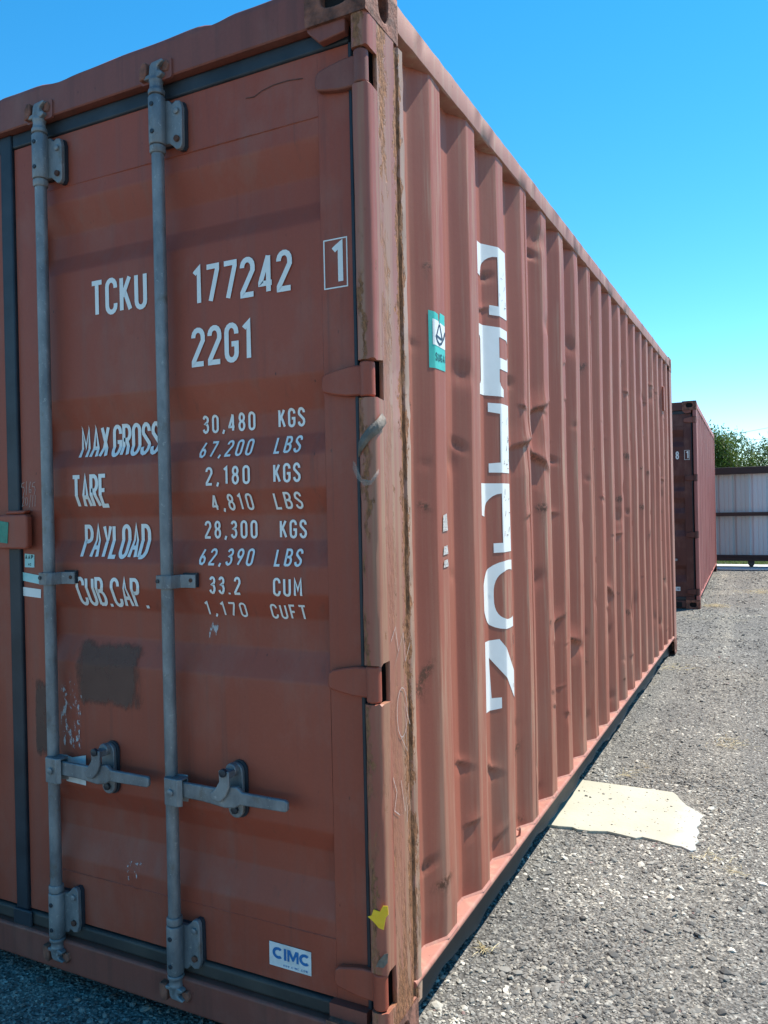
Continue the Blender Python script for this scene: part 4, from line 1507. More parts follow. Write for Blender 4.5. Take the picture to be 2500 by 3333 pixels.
sheet(bm, [[(-0.044, 0.001, 1.452), (-0.043, -0.001, 1.468), (-0.043, 0.001, 1.486)],
           [(-0.030, -0.003, 1.470), (-0.031, -0.004, 1.484), (-0.034, -0.002, 1.500)],
           [(-0.012, -0.003, 1.490), (-0.013, -0.005, 1.503), (-0.017, -0.002, 1.519)],
           [(0.003, 0.016, 1.508), (0.003, 0.012, 1.521), (0.001, 0.006, 1.536)],
           [(0.005, 0.050, 1.532), (0.006, 0.044, 1.544), (0.003, 0.032, 1.554)]])
o = obj('loose_tape', bm, 'tape_clear', c1, smooth=12, label='twisted strip of grey packing tape on the corner post')
md = o.modifiers.new('s', 'SOLIDIFY')
md.thickness = 0.0012
bm = BM()
sheet(bm, [[(-0.060, 0.002, 1.445), (-0.060, 0.002, 1.425)], [(-0.050, -0.005, 1.440), (-0.048, -0.004, 1.404)], [(-0.034, -0.005, 1.402), (-0.028, -0.004, 1.386)], [(-0.012, -0.004, 1.398), (-0.010, -0.006, 1.388)], [(0.003, 0.010, 1.425), (0.006, 0.004, 1.412)]])
o = obj('loose_tape', bm, 'tape_film', c1, smooth=20, label='crumpled clear tape hanging on the corner post')
md = o.modifiers.new('s', 'SOLIDIFY')
md.thickness = 0.0008
bm = BM()
prism(bm, [(a + 0.012, b + 0.018) for a, b in [(-0.056, 0.372), (-0.046, 0.377), (-0.040, 0.392), (-0.024, 0.390), (-0.016, 0.405), (-0.004, 0.407), (-0.003, 0.388), (-0.010, 0.378), (-0.016, 0.350), (-0.028, 0.352), (-0.042, 0.364)]], XZ, -0.0035, -0.0022)
o = obj('yellow_tape', bm, 'tape_yellow', c1, smooth=0, label='torn scrap of yellow tape low on the corner post')
bm = BM()
prism(bm, [(a + 0.012, b + 0.022) for a, b in [(-0.038, 0.256), (-0.030, 0.272), (-0.016, 0.290), (-0.006, 0.294), (-0.008, 0.272), (-0.018, 0.258)]], XZ, -0.0030, -0.0018)
obj('tape_scrap', bm, 'tape_clear', c1, smooth=0)

# chalk marks on the side of the post
bm = BM()
for pts in ([(0.06, 1.02), (0.085, 1.05), (0.10, 0.99), (0.075, 0.955), (0.13, 1.03), (0.14, 0.96), (0.17, 1.0)], arc(0.115, 0.84, 0.030, 0.060, 90, 450, 14), [(0.10, 0.79), (0.14, 0.74), (0.13, 0.86), (0.16, 0.80)],
            [(0.055, 0.70), (0.075, 0.66), (0.06, 0.62), (0.09, 0.60)], [(0.10, 0.68), (0.12, 0.60), (0.145, 0.66), (0.13, 0.57)]):
    ribbon(bm, pts, 0.0022, R.uniform(0, 0.0004))
for v in bm.verts:
    v.co = (0.0012 + v.co.z, v.co.x, v.co.y)
obj('chalk_writing', bm, 'chalk', c1, smooth=0, label='chalk squiggles on the sunlit side of the corner post')


# ---- big letters down the side, laid over the corrugation
def drape(bm, off=0.0010, dy=0.010, dz=0.012):
    ya = min(v.co.x for v in bm.verts)
    yb_ = max(v.co.x for v in bm.verts)
    za = min(v.co.y for v in bm.verts)
    zb_ = max(v.co.y for v in bm.verts)
    cut(bm, 0, [v for v in ycols(ya + 1e-4, yb_ - 1e-4, True)[1:-1]])
    k = int((zb_ - za) / dz)
    cut(bm, 1, [za + (zb_ - za) * (i + 0.5) / k for i in range(k)])
    y = np.array([v.co.x for v in bm.verts])
    z = np.array([v.co.y for v in bm.verts])
    k = np.array([v.co.z for v in bm.verts])
    x, _ = wall_x(y, z)
    for i, v in enumerate(bm.verts):
        v.co = (x[i] + off + k[i], y[i], z[i])
    bmesh.ops.recalc_face_normals(bm, faces=bm.faces[:])


YL, YR, YC = 0.863, 1.185, 1.024
HL = 0.232


def serif_T(z):
    t, s = z + HL, 0.042
    L = [(YL, t), (YL, t - 0.102), (YL + 0.040, t - 0.110)] + [(YL + 0.040 + (YC - s - YL - 0.040) * (1 - math.cos(math.radians(a))), t - 0.110 + 0.076 * math.sin(math.radians(a))) for a in (12, 25, 38, 50, 62, 75, 90)]
    L += [(YC - s, z + 0.032), (YC - s - 0.038, z + 0.032), (YC - s - 0.038, z)]
    Rr = [(2 * YC - a, b) for a, b in L][::-1]
    return [(L + Rr, [])]


def serif_I(z):
    t, s = z + HL, 0.044
    w = 0.092
    L = [(YC - w, t), (YC - w, t - 0.030), (YC - s, t - 0.034), (YC - s, z + 0.034), (YC - w, z + 0.030), (YC - w, z)]
    return [(L + [(2 * YC - a, b) for a, b in L][::-1], [])]


def serif_O(z):
    o = [(YC + (YC - YL - 0.010) * math.copysign(abs(math.cos(math.radians(a))) ** 0.85, math.cos(math.radians(a))), z + HL / 2 + HL / 2 * math.copysign(abs(math.sin(math.radians(a))) ** 0.8, math.sin(math.radians(a)))) for a in range(0, 360, 10)]
    i = [(YC + 0.085 * math.copysign(abs(math.cos(math.radians(a))) ** 0.8, math.cos(math.radians(a))), z + HL / 2 + (HL / 2 - 0.032) * math.copysign(abs(math.sin(math.radians(a))) ** 0.75, math.sin(math.radians(a)))) for a in range(350, -10, -10)]
    return [(o, [i])]


def serif_R(z):
    t = z + HL
    a = YL
    stem = [(a, t), (a, t - 0.032), (a + 0.024, t - 0.040), (a + 0.028, t - 0.050), (a + 0.028, z + 0.046), (a + 0.022, z + 0.036), (a, z + 0.030), (a, z), (a + 0.150, z), (a + 0.150, z + 0.026), (a + 0.124, z + 0.036), (a + 0.118, z + 0.050), (a + 0.118, t - 0.140), (a + 0.205, t - 0.140),
            (a + 0.222, z + 0.03), (a + 0.228, z), (a + 0.320, z), (a + 0.320, z + 0.032), (a + 0.296, z + 0.040), (a + 0.262, t - 0.138), (a + 0.295, t - 0.112), (a + 0.305, t - 0.070), (a + 0.286, t - 0.022), (a + 0.240, t)]
    hole = [(a + 0.118, t - 0.033), (a + 0.190, t - 0.033), (a + 0.208, t - 0.050), (a + 0.208, t - 0.085), (a + 0.190, t - 0.102), (a + 0.118, t - 0.102)]
    return [(stem, [hole[::-1]])]


def serif_N(z):
    t = z + HL
    a = YL
    return [([(a, t), (a, t - 0.030), (a + 0.012, t - 0.036), (a + 0.012, z + 0.036), (a, z), (a + 0.100, z), (a + 0.100, z + 0.036), (a + 0.060, z + 0.040), (a + 0.050, t - 0.055), (a + 0.215, z), (a + 0.296, z), (a + 0.296, t - 0.036), (a + 0.320, t - 0.030), (a + 0.320, t), (a + 0.200, t), (a + 0.200, t - 0.034),
              (a + 0.246, t - 0.040), (a + 0.246, t - 0.175), (a + 0.095, t)], [])]


for ch, z, fn in (('T', 1.970, serif_T), ('R', 1.700, serif_R), ('I', 1.444, serif_I), ('T', 1.176, serif_T), ('O', 0.916, serif_O), ('N', 0.655, serif_N)):
    for out, holes in fn(z):
        bm = poly_bm(out, holes)
        drape(bm)
        obj('vinyl_letter', bm, 'vinyl_white', panels[0], smooth=30, label='white serif letter %s on the ribbed side' % ch)

# cracks and torn bits on the letters: thin slivers of bare paint
bm = BM()
for k in range(34):
    zc = R.choice([R.uniform(1.46, 1.62), R.uniform(1.22, 1.38), R.uniform(0.70, 0.85), R.uniform(2.0, 2.15)])
    yc = R.uniform(0.985, 1.052)
    a = R.uniform(-0.6, 0.6) + (1.4 if R.random() < 0.7 else 0)
    l = R.uniform(0.006, 0.022)
    dy, dz = math.cos(a) * l, math.sin(a) * l
    ribbon(bm, [(yc, zc), (yc + dy * 0.6 + R.uniform(-.003, .003), zc + dz * 0.5), (yc + dy, zc + dz)], R.uniform(0.0012, 0.003), 0.0006)
drape(bm, 0.0018, 0.02, 0.05)
obj('letter_crack', bm, 'rust_stain', panels[0], smooth=0)

# SUGAR sticker
ys0, ys1, zs0, zs1 = 0.377, 0.470, 1.712, 1.868
bm = poly_bm([(ys0, zs0), (ys1, zs0), (ys1, zs1), (0.436, zs1 + 0.002), (0.428, zs1 - 0.034), (0.420, zs1 - 0.004), (ys0, zs1)])
drape(bm)
obj('sticker', bm, 'vinyl_green', panels[0], smooth=30, label='teal sticker with a drop emblem and the word SUGAR')
bm = poly_bm([(ys0 + 0.012, 1.776), (ys1 - 0.0005, 1.772), (ys1 - 0.0005, 1.838), (0.434, 1.842), (0.429, 1.834), (0.424, 1.844), (ys0 + 0.012, 1.846)], off=0.0006)
drape(bm)
obj('sticker_print', bm, 'vinyl_white', panels[0], smooth=30)
bm = BM()
for pts, w in (([(0.427, 1.836), (0.4185, 1.822), (0.409, 1.806)], 0.0055), ([(0.431, 1.836), (0.444, 1.806), (0.447, 1.801), (0.441, 1.797), (0.402, 1.803)], 0.0058), ([(0.402, 1.803), (0.411, 1.789), (0.426, 1.781), (0.440, 1.785), (0.458, 1.802), (0.4690, 1.820)], 0.0068)):
    ribbon(bm, pts, w, 0.0013 + 0.0002 * w * 100)
drape(bm)
obj('sticker_print', bm, 'print_dark', panels[0], smooth=30)
bm = text_bm('SUGAR', 0.398, 1.7335, 0.0225, 0.083, 0.15)
bmesh.ops.translate(bm, verts=bm.verts[:], vec=(0, 0, 0.0006))
geom = bm.verts[:] + bm.edges[:] + bm.faces[:]
bmesh.ops.bisect_plane(bm, geom=geom, plane_co=(ys1 - 0.0005, 0, 0), plane_no=(1, 0, 0), clear_outer=True)
drape(bm)
obj('sticker_print', bm, 'print_teal', panels[0], smooth=30)

# shreds of clear tape on the second rib
for zz, h in ((1.20, 0.026), (1.165, 0.022), (1.265, 0.05)):
    bm = poly_bm([(0.430, zz), (0.468, zz + 0.002), (0.462, zz + h), (0.436, zz + h * 0.9)])
    drape(bm, 0.002)
    obj('tape_scrap', bm, 'tape_pale', panels[0], smooth=30)
# lashing hook standing on the rail shelf
bm = BM()
hk = [(-0.022, 1.150, 0.158), (-0.020, 1.150, 0.170), (-0.018, 1.146, 0.184), (-0.018, 1.138, 0.192), (-0.022, 1.130, 0.186)]
for a, b in zip(hk, hk[1:]):
    bmesh.ops.create_cone(bm, cap_ends=True, segments=8, radius1=0.0045, radius2=0.0042, depth=(Vector(b) - Vector(a)).length * 1.12,
                          matrix=Matrix.Translation((Vector(a) + Vector(b)) / 2) @ (Vector(b) - Vector(a)).to_track_quat('Z', 'Y').to_matrix().to_4x4())
obj('lashing_hook', bm, 'paint_rail', c1, smooth=60)
# vent cover high on the side near the far end
bm = BM()
box(bm, XO - 0.03, XO + 0.012, Y0 + 17 * PITCH + 0.006, Y0 + 17 * PITCH + 0.072, 2.08, 2.28)
obj('vent', bm, 'paint_side', c1, bev=0.006)

# ------------------------------------------------------------------ container two
c2 = empty('shipping_container', (0, 0, 0), 'second rust red container behind the near one, its end dark in shade', 'container')
corner_post(c2, 'paint_worn_side', False)
for sx, sy, tp in ((0, 0, 1), (0, 0, 0), (0, 1, 1), (0, 1, 0), (1, 0, 1), (1, 0, 0), (1, 1, 1), (1, 1, 0)):
    casting(c2, sx, sy, tp, 'rust_cast')
header_and_sill(c2, 'paint_worn_shaded_end', False)
side_wall(c2, 'paint_worn_side', False, [0.222, Y0 + 5 * PITCH + 0.05, Y0 + 10 * PITCH + 0.05, Y0 + 15 * PITCH + 0.05, CL - 0.155])
box_rest(c2, 'paint_worn_side', 'paint_worn_side', False)
d2 = door_leaf(c2, -1.207, -0.068, 'paint_worn_shaded_end', True, False)
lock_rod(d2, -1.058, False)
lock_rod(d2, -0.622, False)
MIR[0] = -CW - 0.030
d3 = door_leaf(c2, -1.207, -0.068, 'paint_worn_shaded_end', False, False)
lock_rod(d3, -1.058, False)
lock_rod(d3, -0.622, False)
MIR[0] = None
bm = BM()
box(bm, -1.2590, -1.2085, 0.030, 0.060, 0.110, 2.4790)
obj('gasket', bm, 'rubber', d2, bev=0.005)
bm = text_bm('8', -0.252, 1.872, 0.100, 0.040, 0.14)
b2 = text_bm('1', -0.134, 1.874, 0.096, None, 0.14)
for a, b, cc, d in ((-0.150, -0.088, 1.978, 1.982), (-0.150, -0.088, 1.863, 1.867), (-0.150, -0.146, 1.8672, 1.9778), (-0.092, -0.088, 1.8672, 1.9778)):
    v = [b2.verts.new(p) for p in ((a, cc, 0), (b, cc, 0), (b, d, 0), (a, d, 0))]
    b2.faces.new(v)
for bq, lq in ((bm, 'white figure 8'), (b2, 'white boxed check digit 1')):
    for v in bq.verts:
        v.co = (v.co.x, DOORY - 0.002 - v.co.z, v.co.y)
    obj('marking', bq, 'vinyl_white', d2, smooth=0, label=lq)
door_quad('sticker', [(-0.335, 0.222), (-0.228, 0.222), (-0.228, 0.272), (-0.335, 0.272)], 'paper_label', d2)
bm = text_bm('IC', -0.2700, 0.234, 0.026, 0.032, 0.2)
for v in bm.verts:
    v.co = (v.co.x, DOORY - 0.0025 - v.co.z, v.co.y)
obj('sticker_print', bm, 'print_dark', d2, smooth=0)
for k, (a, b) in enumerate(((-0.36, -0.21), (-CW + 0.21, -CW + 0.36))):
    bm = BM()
    box(bm, a, b, 0.006, 0.03, 0.022, 0.085)  # near-black block: shade of the pocket opening put into the colour
    obj('sill_pocket_shade', bm, 'cavity_shade', c2)
c2.location = (-0.055, 9.23, -0.012)
c2.rotation_euler = (0, 0, math.radians(1.65))

# ------------------------------------------------------------------ concrete slab under the near container
top = [(-0.42, 1.765), (-0.20, 1.752), (-0.03, 1.753), (0.02, 1.765), (0.05, 1.752), (0.10, 1.760), (0.16, 1.782), (0.22, 1.770), (0.28, 1.762), (0.30, 1.778), (0.36, 1.766), (0.42, 1.752), (0.455, 1.745), (0.47, 1.735), (0.490, 1.722), (0.508, 1.740), (0.503, 1.790), (0.512, 1.830), (0.498, 1.875), (0.506, 1.93),
       (0.492, 1.98), (0.507, 2.03), (0.494, 2.08), (0.505, 2.125), (0.488, 2.15), (0.462, 2.185), (0.430, 2.225), (0.408, 2.265), (0.392, 2.300), (0.380, 2.345), (0.352, 2.372), (0.20, 2.378), (0.0, 2.381), (-0.42, 2.385)]
bm = BM()
nv = [(x + R.uniform(-.004, .004) if x > -0.1 else x, y + R.uniform(-.004, .004)) for x, y in top]
prism(bm, nv, XY, -0.11, -0.024)
slab = obj('concrete_slab', bm, 'concrete_cream', None, smooth=0, bev=0.003)
slab['label'] = 'cream concrete slab with a broken edge sticking out from under the near container'
slab['category'] = 'concrete slab'
bm = BM()
fr = [(0.412, 2.290), (0.440, 2.252), (0.470, 2.212), (0.500, 2.180), (0.512, 2.200), (0.540, 2.195), (0.545, 2.225), (0.520, 2.252), (0.512, 2.290), (0.480, 2.310), (0.455, 2.345), (0.425, 2.335)]
prism(bm, fr, XY, -0.10, -0.029)
fo = obj('concrete_fragment', bm, 'concrete_white', None, smooth=0, bev=0.003)
fo['label'] = 'whitish broken corner piece of concrete beside the cream slab'
fo['category'] = 'rubble'

# ------------------------------------------------------------------ gravel stones
ico = bmesh.new()
bmesh.ops.create_icosphere(ico, subdivisions=1, radius=1)
IV = np.array([v.co[:] for v in ico.verts])
IF = np.array([[v.index for v in f.verts] for f in ico.faces])
ico.free()


def sample(n, x0, x1, y0, y1, p=1.0):
    u = NR.random(n) ** p
    return np.stack([NR.uniform(x0, x1, n), y0 + (y1 - y0) * u], 1)


pts = np.concatenate([sample(42000, -0.16, 1.15, 0.15, 2.6, 1.15), sample(22000, -0.16, 1.3, 2.2, 7.0, 1.5), sample(15000, -0.2, 1.5, 6.0, 15.6), sample(12000, -1.9, 0.10, -0.75, 0.14), sample(6000, 1.1, 2.3, -0.2, 4.0), sample(2500, 0.1, 1.2, -0.8, 0.2)])
GN = len(pts)
sz = NR.lognormal(math.log(0.0042), 0.48, GN)
sz = np.clip(sz, 0.003, 0.019)
far = np.clip((pts[:, 1] - 3) / 8, 0, 1)
sz = np.clip(sz * (1 + 0.9 * far), 0.003, 0.022)
inslab = (pts[:, 0] < 0.49) & (pts[:, 1] > 1.765) & (pts[:, 1] < 2.375)
def vnoise(p, sc, seed):
    g = np.random.default_rng(seed).random((64, 64))
    q = p * sc
    i0 = np.floor(q).astype(int)
    f = q - i0
    f = f * f * (3 - 2 * f)
    a = lambda dx, dy: g[(i0[:, 0] + dx) % 64, (i0[:, 1] + dy) % 64]
    return (a(0, 0) * (1 - f[:, 0]) + a(1, 0) * f[:, 0]) * (1 - f[:, 1]) + (a(0, 1) * (1 - f[:, 0]) + a(1, 1) * f[:, 0]) * f[:, 1]


dusty = 0.6 * vnoise(pts * np.array([1.35, 0.14]), 2.4, 21) + 0.4 * vnoise(pts, 5.2, 22)
keep = ~(inslab & (NR.random(GN) > 0.02)) & ~((dusty > 0.52) & (NR.random(GN) < 0.62))
pts, sz = pts[keep], sz[keep]
ins = inslab[keep]
GN = len(pts)
sz[ins] *= 0.7
gz = np.array([ground_z(a, b) for a, b in pts])
gz[ins] = -0.0245
shape = NR.uniform(0.78, 1.22, (64, 12))
vid = NR.integers(0, 64, GN)
sc = np.stack([NR.uniform(0.8, 1.35, GN), NR.uniform(0.7, 1.1, GN), NR.uniform(0.3, 0.6, GN)], 1) * sz[:, None]
ang = NR.uniform(0, 2 * math.pi, GN)
loc = IV[None] * shape[vid][:, :, None] * sc[:, None, :]
tilt = NR.normal(0, 0.35, GN)
ct, stt = np.cos(tilt)[:, None], np.sin(tilt)[:, None]
lx, lz = loc[..., 0] * ct - loc[..., 2] * stt, loc[..., 0] * stt + loc[..., 2] * ct
ca_, sa_ = np.cos(ang)[:, None], np.sin(ang)[:, None]
wx = lx * ca_ - loc[..., 1] * sa_ + pts[:, 0, None]
wy = lx * sa_ + loc[..., 1] * ca_ + pts[:, 1, None]
wz = lz + (gz + np.where(ins, 0.25, 0.06) * sz)[:, None]
co = np.stack([wx, wy, wz], -1).reshape(-1, 3)
fc = (IF[None] + (np.arange(GN) * 12)[:, None, None]).reshape(-1, 3).astype(np.int32)
me = bpy.data.meshes.new('gravel')
me.vertices.add(len(co))
me.vertices.foreach_set('co', co.ravel())
me.loops.add(fc.size)
me.loops.foreach_set('vertex_index', fc.ravel())
me.polygons.add(len(fc))
me.polygons.foreach_set('loop_start', np.arange(0, fc.size, 3, dtype=np.int32))
me.polygons.foreach_set('loop_total', np.full(len(fc), 3, dtype=np.int32))
me.update(calc_edges=True)
me.polygons.foreach_set('use_smooth', np.zeros(len(fc), dtype=bool))
tone = NR.random(GN)
pal = np.array([[0.075, 0.075, 0.075], [0.13, 0.13, 0.128], [0.175, 0.173, 0.167], [0.215, 0.211, 0.20], [0.255, 0.249, 0.233], [0.32, 0.311, 0.286], [0.46, 0.447, 0.41]])
pn = 0.55 * vnoise(pts, 2.3, 1) + 0.3 * vnoise(pts, 6.1, 2) + 0.15 * vnoise(pts, 15.0, 3)
tone = np.clip(tone + (pn - 0.5) * 0.95, 0, 1)
idx = np.searchsorted([0.10, 0.30, 0.55, 0.76, 0.89, 0.965], tone)
colr = pal[idx] * NR.uniform(0.85, 1.15, (GN, 1)) * np.array([[1.13, 1.08, 0.985]])
redd = NR.random(GN) < 0.003
colr[redd] = [0.26, 0.17, 0.15]
tanm = NR.random(GN) < 0.03
colr[tanm] = [0.34, 0.31, 0.25]
ca4 = np.concatenate([np.repeat(colr, 12, 0), np.ones((GN * 12, 1))], 1)
at = me.color_attributes.new('tone', 'FLOAT_COLOR', 'POINT')
at.data.foreach_set('color', ca4.ravel().astype(np.float32))
go = link_mesh('gravel', me, 'gravel_stone')
go['kind'] = 'stuff'
go['label'] = 'loose grey gravel lying over the yard'
go['category'] = 'gravel'


# ------------------------------------------------------------------ dry grass
def tuft(x, y, n, l, spread, label, flat=0.35):
    bm = BM()
    for k in range(n):
        a = R.uniform(0, 2 * math.pi)
        ln = l * R.uniform(0.45, 1.0)
        bx, by = x + R.gauss(0, spread), y + R.gauss(0, spread)
        dz = ln * R.uniform(0.02, flat)
        p0 = Vector((bx, by, ground_z(bx, by) + 0.008))
        p2 = p0 + Vector((math.cos(a) * ln, math.sin(a) * ln, dz))
        p1 = (p0 + p2) / 2 + Vector((R.uniform(-.1, .1) * ln, R.uniform(-.1, .1) * ln, 0.18 * ln * R.random()))
        w = R.uniform(0.0008, 0.0016)
        sd_ = Vector((-math.sin(a), math.cos(a), 0)) * w
        up = Vector((0, 0, w * 1.2))
        ring = []
        for p, s in ((p0, 1), (p1, 0.9), (p2, 0.3)):
            ring.append([bm.verts.new(p + sd_ * s), bm.verts.new(p + up * s), bm.verts.new(p - sd_ * s)])
        for u, v in zip(ring, ring[1:]):
            for i in range(3):
                bm.faces.new((u[i], u[(i + 1) % 3], v[(i + 1) % 3], v[i]))
    o = obj('dry_grass', bm, 'straw', None, smooth=0)
    o['label'] = label
    o['category'] = 'dry grass'
    o['group'] = 'dry grass on the gravel'


tuft(0.12, 2.52, 9, 0.13, 0.012, 'sprig of straw on the gravel just behind the cream slab')
tuft(0.20, 2.68, 3, 0.10, 0.01, 'single straw stalk lying farther behind the cream slab')
tuft(-0.01, 0.70, 22, 0.05, 0.012, 'small straw tuft at the foot of the near container')
tuft(0.57, 1.68, 18, 0.05, 0.03, 'straw bits beside the broken end of the cream slab')
tuft(0.66, 1.58, 16, 0.04, 0.025, 'straw scraps on the gravel nearest the frame edge')
tuft(0.05, 5.34, 40, 0.08, 0.07, 'straw litter beside the far half of the near container')
tuft(0.10, 9.55, 120, 0.11, 0.08, 'yellow straw clump in front of the second container')
tuft(0.60, 11.5, 150, 0.13, 0.16, 'pale straw patch far up the yard near the gate')
tuft(0.54, 3.30, 60, 0.05, 0.07, 'sparse straw patch on the open gravel')

# ------------------------------------------------------------------ gate
GY0 = 16.35
gt = empty('sliding_gate', (0.3, GY0, 0), 'brown steel sliding gate with grey ribbed metal sheets', 'gate')
gl = lambda y: y - GY0


def gbox(name, x0, x1, y0, y1, z0, z1, mat):
    bm = BM()
    box(bm, x0 - 0.3, x1 - 0.3, gl(y0), gl(y1), z0, z1)
    return obj(name, bm, mat, gt, bev=0.006)


gbox('top_rail', -3.2, 3.9, 16.25, 16.35, 1.850, 1.990, 'gate_beam')
gbox('middle_rail', -3.2, 3.9, 16.27, 16.34, 1.015, 1.088, 'gate_beam')
gbox('bottom_rail', -3.2, 3.9, 16.22, 16.35, 0.120, 0.235, 'gate_beam')
gbox('end_stile', -3.30, -3.2005, 16.25, 16.35, 0.12, 1.99, 'gate_beam')
gbox('end_stile', 3.9005, 4.0, 16.25, 16.35, 0.12, 1.99, 'gate_beam')
for k in range(-4, 5):
    xa = 0.315 + 0.915 * k
    xb = xa + 0.915
    if xb > 4.2:
        continue
    pr = []
    for r in range(3):
        s = xa + r * 0.305
        pr += [(s, 0.0), (s + 0.022, 0.030), (s + 0.050, 0.030), (s + 0.078, 0.0), (s + 0.135, 0.0), (s + 0.142, 0.006), (s + 0.158, 0.006), (s + 0.165, 0.0), (s + 0.215, 0.0), (s + 0.222, 0.006), (s + 0.238, 0.006), (s + 0.245, 0.0)]
    pr.append((xb, 0.0))
    xs = np.array([p[0] for p in pr]) - 0.3
    yv = gl(16.365) + np.array([p[1] for p in pr]) + (0.002 if k % 2 else 0)
    me = grid_mesh('sheet_panel', np.tile(xs, (2, 1)), np.tile(yv, (2, 1)), np.array([[0.13] * len(xs), [1.93] * len(xs)]))
    me.polygons.foreach_set('use_smooth', [False] * len(me.polygons))
    o = link_mesh('sheet_panel', me, 'sheet_pale' if k in (0, 2, -3) else 'sheet_grey', gt)
    md = o.modifiers.new('s', 'SOLIDIFY')
    md.thickness = 0.0012
for xw in (0.335, -2.6, 3.3):
    bm = BM()
    prism(bm, [(xw - 0.36, 0.119), (xw - 0.24, 0.119), (xw - 0.245, 0.06), (xw - 0.265, 0.045), (xw - 0.335, 0.045), (xw - 0.355, 0.06)], XZ, gl(16.24), gl(16.26))
    prism(bm, [(xw - 0.36, 0.119), (xw - 0.24, 0.119), (xw - 0.245, 0.06), (xw - 0.265, 0.045), (xw - 0.335, 0.045), (xw - 0.355, 0.06)], XZ, gl(16.31), gl(16.33))
    w = obj('wheel_bracket', bm, 'roller_black', gt)
    bm = BM()
    lathe(bm, xw - 0.3, 0.056, [(0.050, gl(16.262)), (0.052, gl(16.27)), (0.046, gl(16.285)), (0.052, gl(16.30)), (0.050, gl(16.308))], 20, 'y')
    obj('wheel', bm, 'roller_black', w, smooth=40)
    bm = BM()
    lathe(bm, xw - 0.3, 0.056, [(0.012, gl(16.232)), (0.012, gl(16.338))], 10, 'y')
    obj('axle', bm, 'track_steel', w, smooth=40)
bm = BM()
bmesh.ops.create_cone(bm, cap_ends=True, segments=8, radius1=0.006, radius2=0.006, depth=4.2, matrix=Matrix.Translation((0.9, gl(16.21), 0.165)) @ Matrix.Rotation(math.radians(91.6), 4, 'Y'))
obj('brace_cable', bm, 'gate_beam', gt)

bm = BM()
box(bm, -9, 9, 15.72, 17.05, -0.2, -0.006)
cs = obj('concrete_strip', bm, 'concrete_white', None, bev=0.01)
cs['kind'] = 'structure'
bm = BM()
box(bm, -8.5, 8.5, 16.235, 16.335, -0.005, 0.002)
prism(bm, [(16.270, 0.002), (16.300, 0.002), (16.285, 0.012)], YZ, -8.4, 8.4)
tr = obj('gate_track', bm, 'track_steel', None)
tr['label'] = 'dark steel track set in the pale concrete strip under the gate'
tr['category'] = 'gate track'

# ------------------------------------------------------------------ grass strip and trees behind the gate
GXn = 26000
gp = np.stack([NR.uniform(-3, 3.4, GXn), NR.uniform(17.08, 19.6, GXn)], 1)
hh = NR.uniform(0.02, 0.075, GXn)
aa = NR.uniform(0, 2 * math.pi, GXn)
ww = NR.uniform(0.004, 0.009, GXn)
b0 = np.stack([gp[:, 0] - np.cos(aa) * ww, gp[:, 1] - np.sin(aa) * ww, np.full(GXn, GZ)], 1)
b1 = np.stack([gp[:, 0] + np.cos(aa) * ww, gp[:, 1] + np.sin(aa) * ww, np.full(GXn, GZ)], 1)
b2_ = np.stack([gp[:, 0] + NR.normal(0, 0.03, GXn), gp[:, 1] + NR.normal(0, 0.03, GXn), GZ + hh], 1)


def tri_mesh(name, tris, tone, mat):
    n = len(tris)
    me = bpy.data.meshes.new(name)
    k = tris.shape[1]
    me.vertices.add(n * k)
    me.vertices.foreach_set('co', tris.reshape(-1))
    me.loops.add(n * k)
    me.loops.foreach_set('vertex_index', np.arange(n * k, dtype=np.int32))
    me.polygons.add(n)
    me.polygons.foreach_set('loop_start', np.arange(0, n * k, k, dtype=np.int32))
    me.polygons.foreach_set('loop_total', np.full(n, k, dtype=np.int32))
    me.update(calc_edges=True)
    a = me.attributes.new('tone', 'FLOAT', 'POINT')
    a.data.foreach_set('value', np.repeat(tone, k).astype(np.float32))
    me.materials.append(MATS[mat])
    return me


me = tri_mesh('grass', np.stack([b0, b1, b2_], 1), NR.random(GXn), 'grass_blade')
go = link_mesh('grass', me, None)
go['kind'] = 'stuff'
go['label'] = 'strip of short green grass beyond the gate'
go['category'] = 'grass'


def limb(bm, a, b, r0, r1, seg=6, steps=4, wob=0.06):
    a, b = Vector(a), Vector(b)
    L = (b - a).length
    pts = [a.lerp(b, k / steps) + Vector((R.uniform(-wob, wob), R.uniform(-wob, wob), R.uniform(-wob, wob) * 0.5)) * L * (1 if 0 < k < steps else 0) for k in range(steps + 1)]
    rings = []
    for k, p in enumerate(pts):
        d = (pts[min(k + 1, steps)] - pts[max(k - 1, 0)]).normalized()
        s = d.orthogonal().normalized()
        t = d.cross(s)
        r = r0 + (r1 - r0) * k / steps
        rings.append([bm.verts.new(p + s * r * math.cos(2 * math.pi * i / seg) + t * r * math.sin(2 * math.pi * i / seg)) for i in range(seg)])
    for u, v in zip(rings, rings[1:]):
        for i in range(seg):
            bm.faces.new((u[i], u[(i + 1) % seg], v[(i + 1) % seg], v[i]))
    bm.faces.new(rings[-1])
    return pts


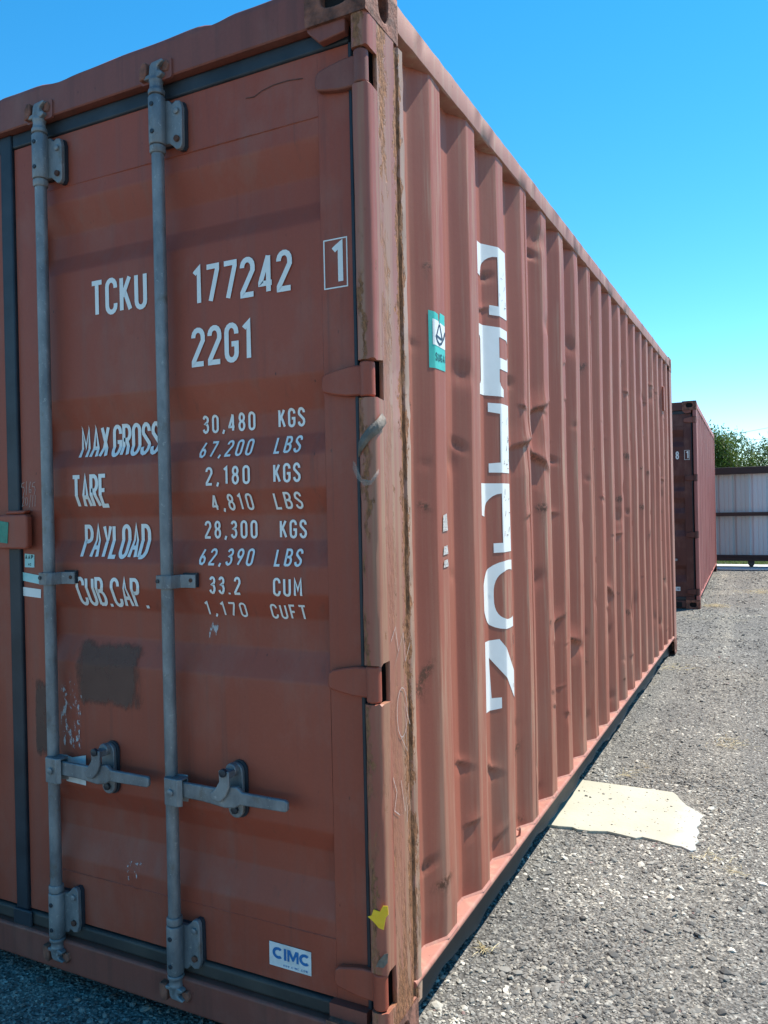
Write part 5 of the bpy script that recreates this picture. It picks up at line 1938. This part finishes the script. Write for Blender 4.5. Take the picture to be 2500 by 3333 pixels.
def tree(x, y, top, rad, label, mat, nleaf, seed, bare=0):
    rg = np.random.default_rng(seed)
    R.seed(seed)
    t = empty('tree', (x, y, GZ), label, 'tree', 'trees behind the gate')
    bm = BM()
    limb(bm, (0, 0, 0), (0.1, 0, top * 0.35), 0.11, 0.085, 8)
    tips = []
    nb = 16
    for k in range(nb):
        a = 2 * math.pi * k / nb + R.uniform(-.3, .3)
        el = R.uniform(0.15, 1.25)
        ln = rad * R.uniform(0.75, 1.0)
        e = Vector((math.cos(a) * math.cos(el) * ln, math.sin(a) * math.cos(el) * ln, top * 0.42 + math.sin(el) * (top * 0.50)))
        pp = limb(bm, (0.08, 0, top * R.uniform(0.2, 0.34)), e, 0.045, 0.012, 5, 4, 0.08)
        for p in pp[2:]:
            tips.append(p)
            for j in range(4):
                q = p + Vector((R.gauss(0, .3), R.gauss(0, .3), R.uniform(-.25, .32))) * rad * 0.42
                limb(bm, p, q, 0.010, 0.003, 4, 2, 0.1)
                tips.append(q)
    for k in range(bare):
        p = R.choice(tips)
        q = Vector((p.x + R.gauss(0, .25), p.y + R.gauss(0, .25), top + R.uniform(0.0, 0.18)))
        limb(bm, p, q, 0.010, 0.003, 4, 4, 0.10)
        tips += [p.lerp(q, f) for f in (0.5, 0.75)]
    obj('trunk', bm, 'bark', t, smooth=60)
    T = np.array([tuple(p) for p in tips])
    # clumps round the twigs; feathery strings of small leaflets
    c = T[rg.integers(0, len(T), nleaf // 7)]
    c = c + rg.normal(0, 0.11, c.shape) * rad * 0.7
    c[:, 2] = np.minimum(c[:, 2], top + rg.normal(0, 0.07, len(c)))
    dirs = rg.normal(0, 1, c.shape)
    dirs[:, 2] -= 0.3
    dirs /= np.linalg.norm(dirs, axis=1)[:, None]
    step = np.arange(7) * 0.032
    pos = (c[:, None, :] + dirs[:, None, :] * step[None, :, None]).reshape(-1, 3)
    pos += rg.normal(0, 0.010, pos.shape)
    n = len(pos)
    u = rg.normal(0, 1, (n, 3))
    u /= np.linalg.norm(u, axis=1)[:, None]
    v = np.cross(u, rg.normal(0, 1, (n, 3)))
    v /= np.linalg.norm(v, axis=1)[:, None] + 1e-9
    l = rg.uniform(0.020, 0.042, n)[:, None]
    w = l * 0.42
    quad = np.stack([pos - u * l, pos + v * w, pos + u * l, pos - v * w], 1)
    tone = np.clip(np.repeat(rg.normal(0.5, 0.25, len(c)), 7) + rg.normal(0, 0.12, n), 0, 1)
    me = tri_mesh('crown', quad, tone, mat)
    link_mesh('crown', me, None, t)


TREES = [(-0.55, 23.2, 3.25, 1.75, 'bushy green tree rising beside the second container', 'leaf_green', 46000, 3, 2),
         (0.55, 25.2, 3.2, 1.15, 'thin grey green tree with bare top twigs behind the gate', 'leaf_grey', 9000, 5, 10),
         (1.75, 23.6, 2.85, 1.55, 'lower green tree at the right picture edge behind the gate', 'leaf_green', 38000, 8, 2),
         (-3.2, 24.0, 3.3, 1.8, 'green tree hidden mostly by the second container', 'leaf_green', 18000, 12, 1)]
for a in TREES:
    tree(*a)

# ------------------------------------------------------------------ overhead wires
for k, (za, sl, yy, lab) in enumerate(((6.10, 0.14, 60.0, 'upper thin overhead wire crossing the sky above the trees'), (5.42, 0.01, 60.0, 'lower thin overhead wire crossing the sky above the trees'))):
    bm = BM()
    n = 24
    x0, x1 = -30, 34
    pr_ = []
    for i in range(n + 1):
        f = i / n
        x = x0 + (x1 - x0) * f
        z = za + x * sl + 0.002 * x * x
        pr_.append(Vector((x, yy, z)))
    rings = []
    for p in pr_:
        rings.append([bm.verts.new(p + Vector((0, math.cos(a) * 0.012, math.sin(a) * 0.012))) for a in (0, 2.09, 4.19)])
    for u, v in zip(rings, rings[1:]):
        for i in range(3):
            bm.faces.new((u[i], u[(i + 1) % 3], v[(i + 1) % 3], v[i]))
    o = obj('overhead_wire', bm, 'wire', None, smooth=0)
    o['label'] = lab
    o['category'] = 'wire'
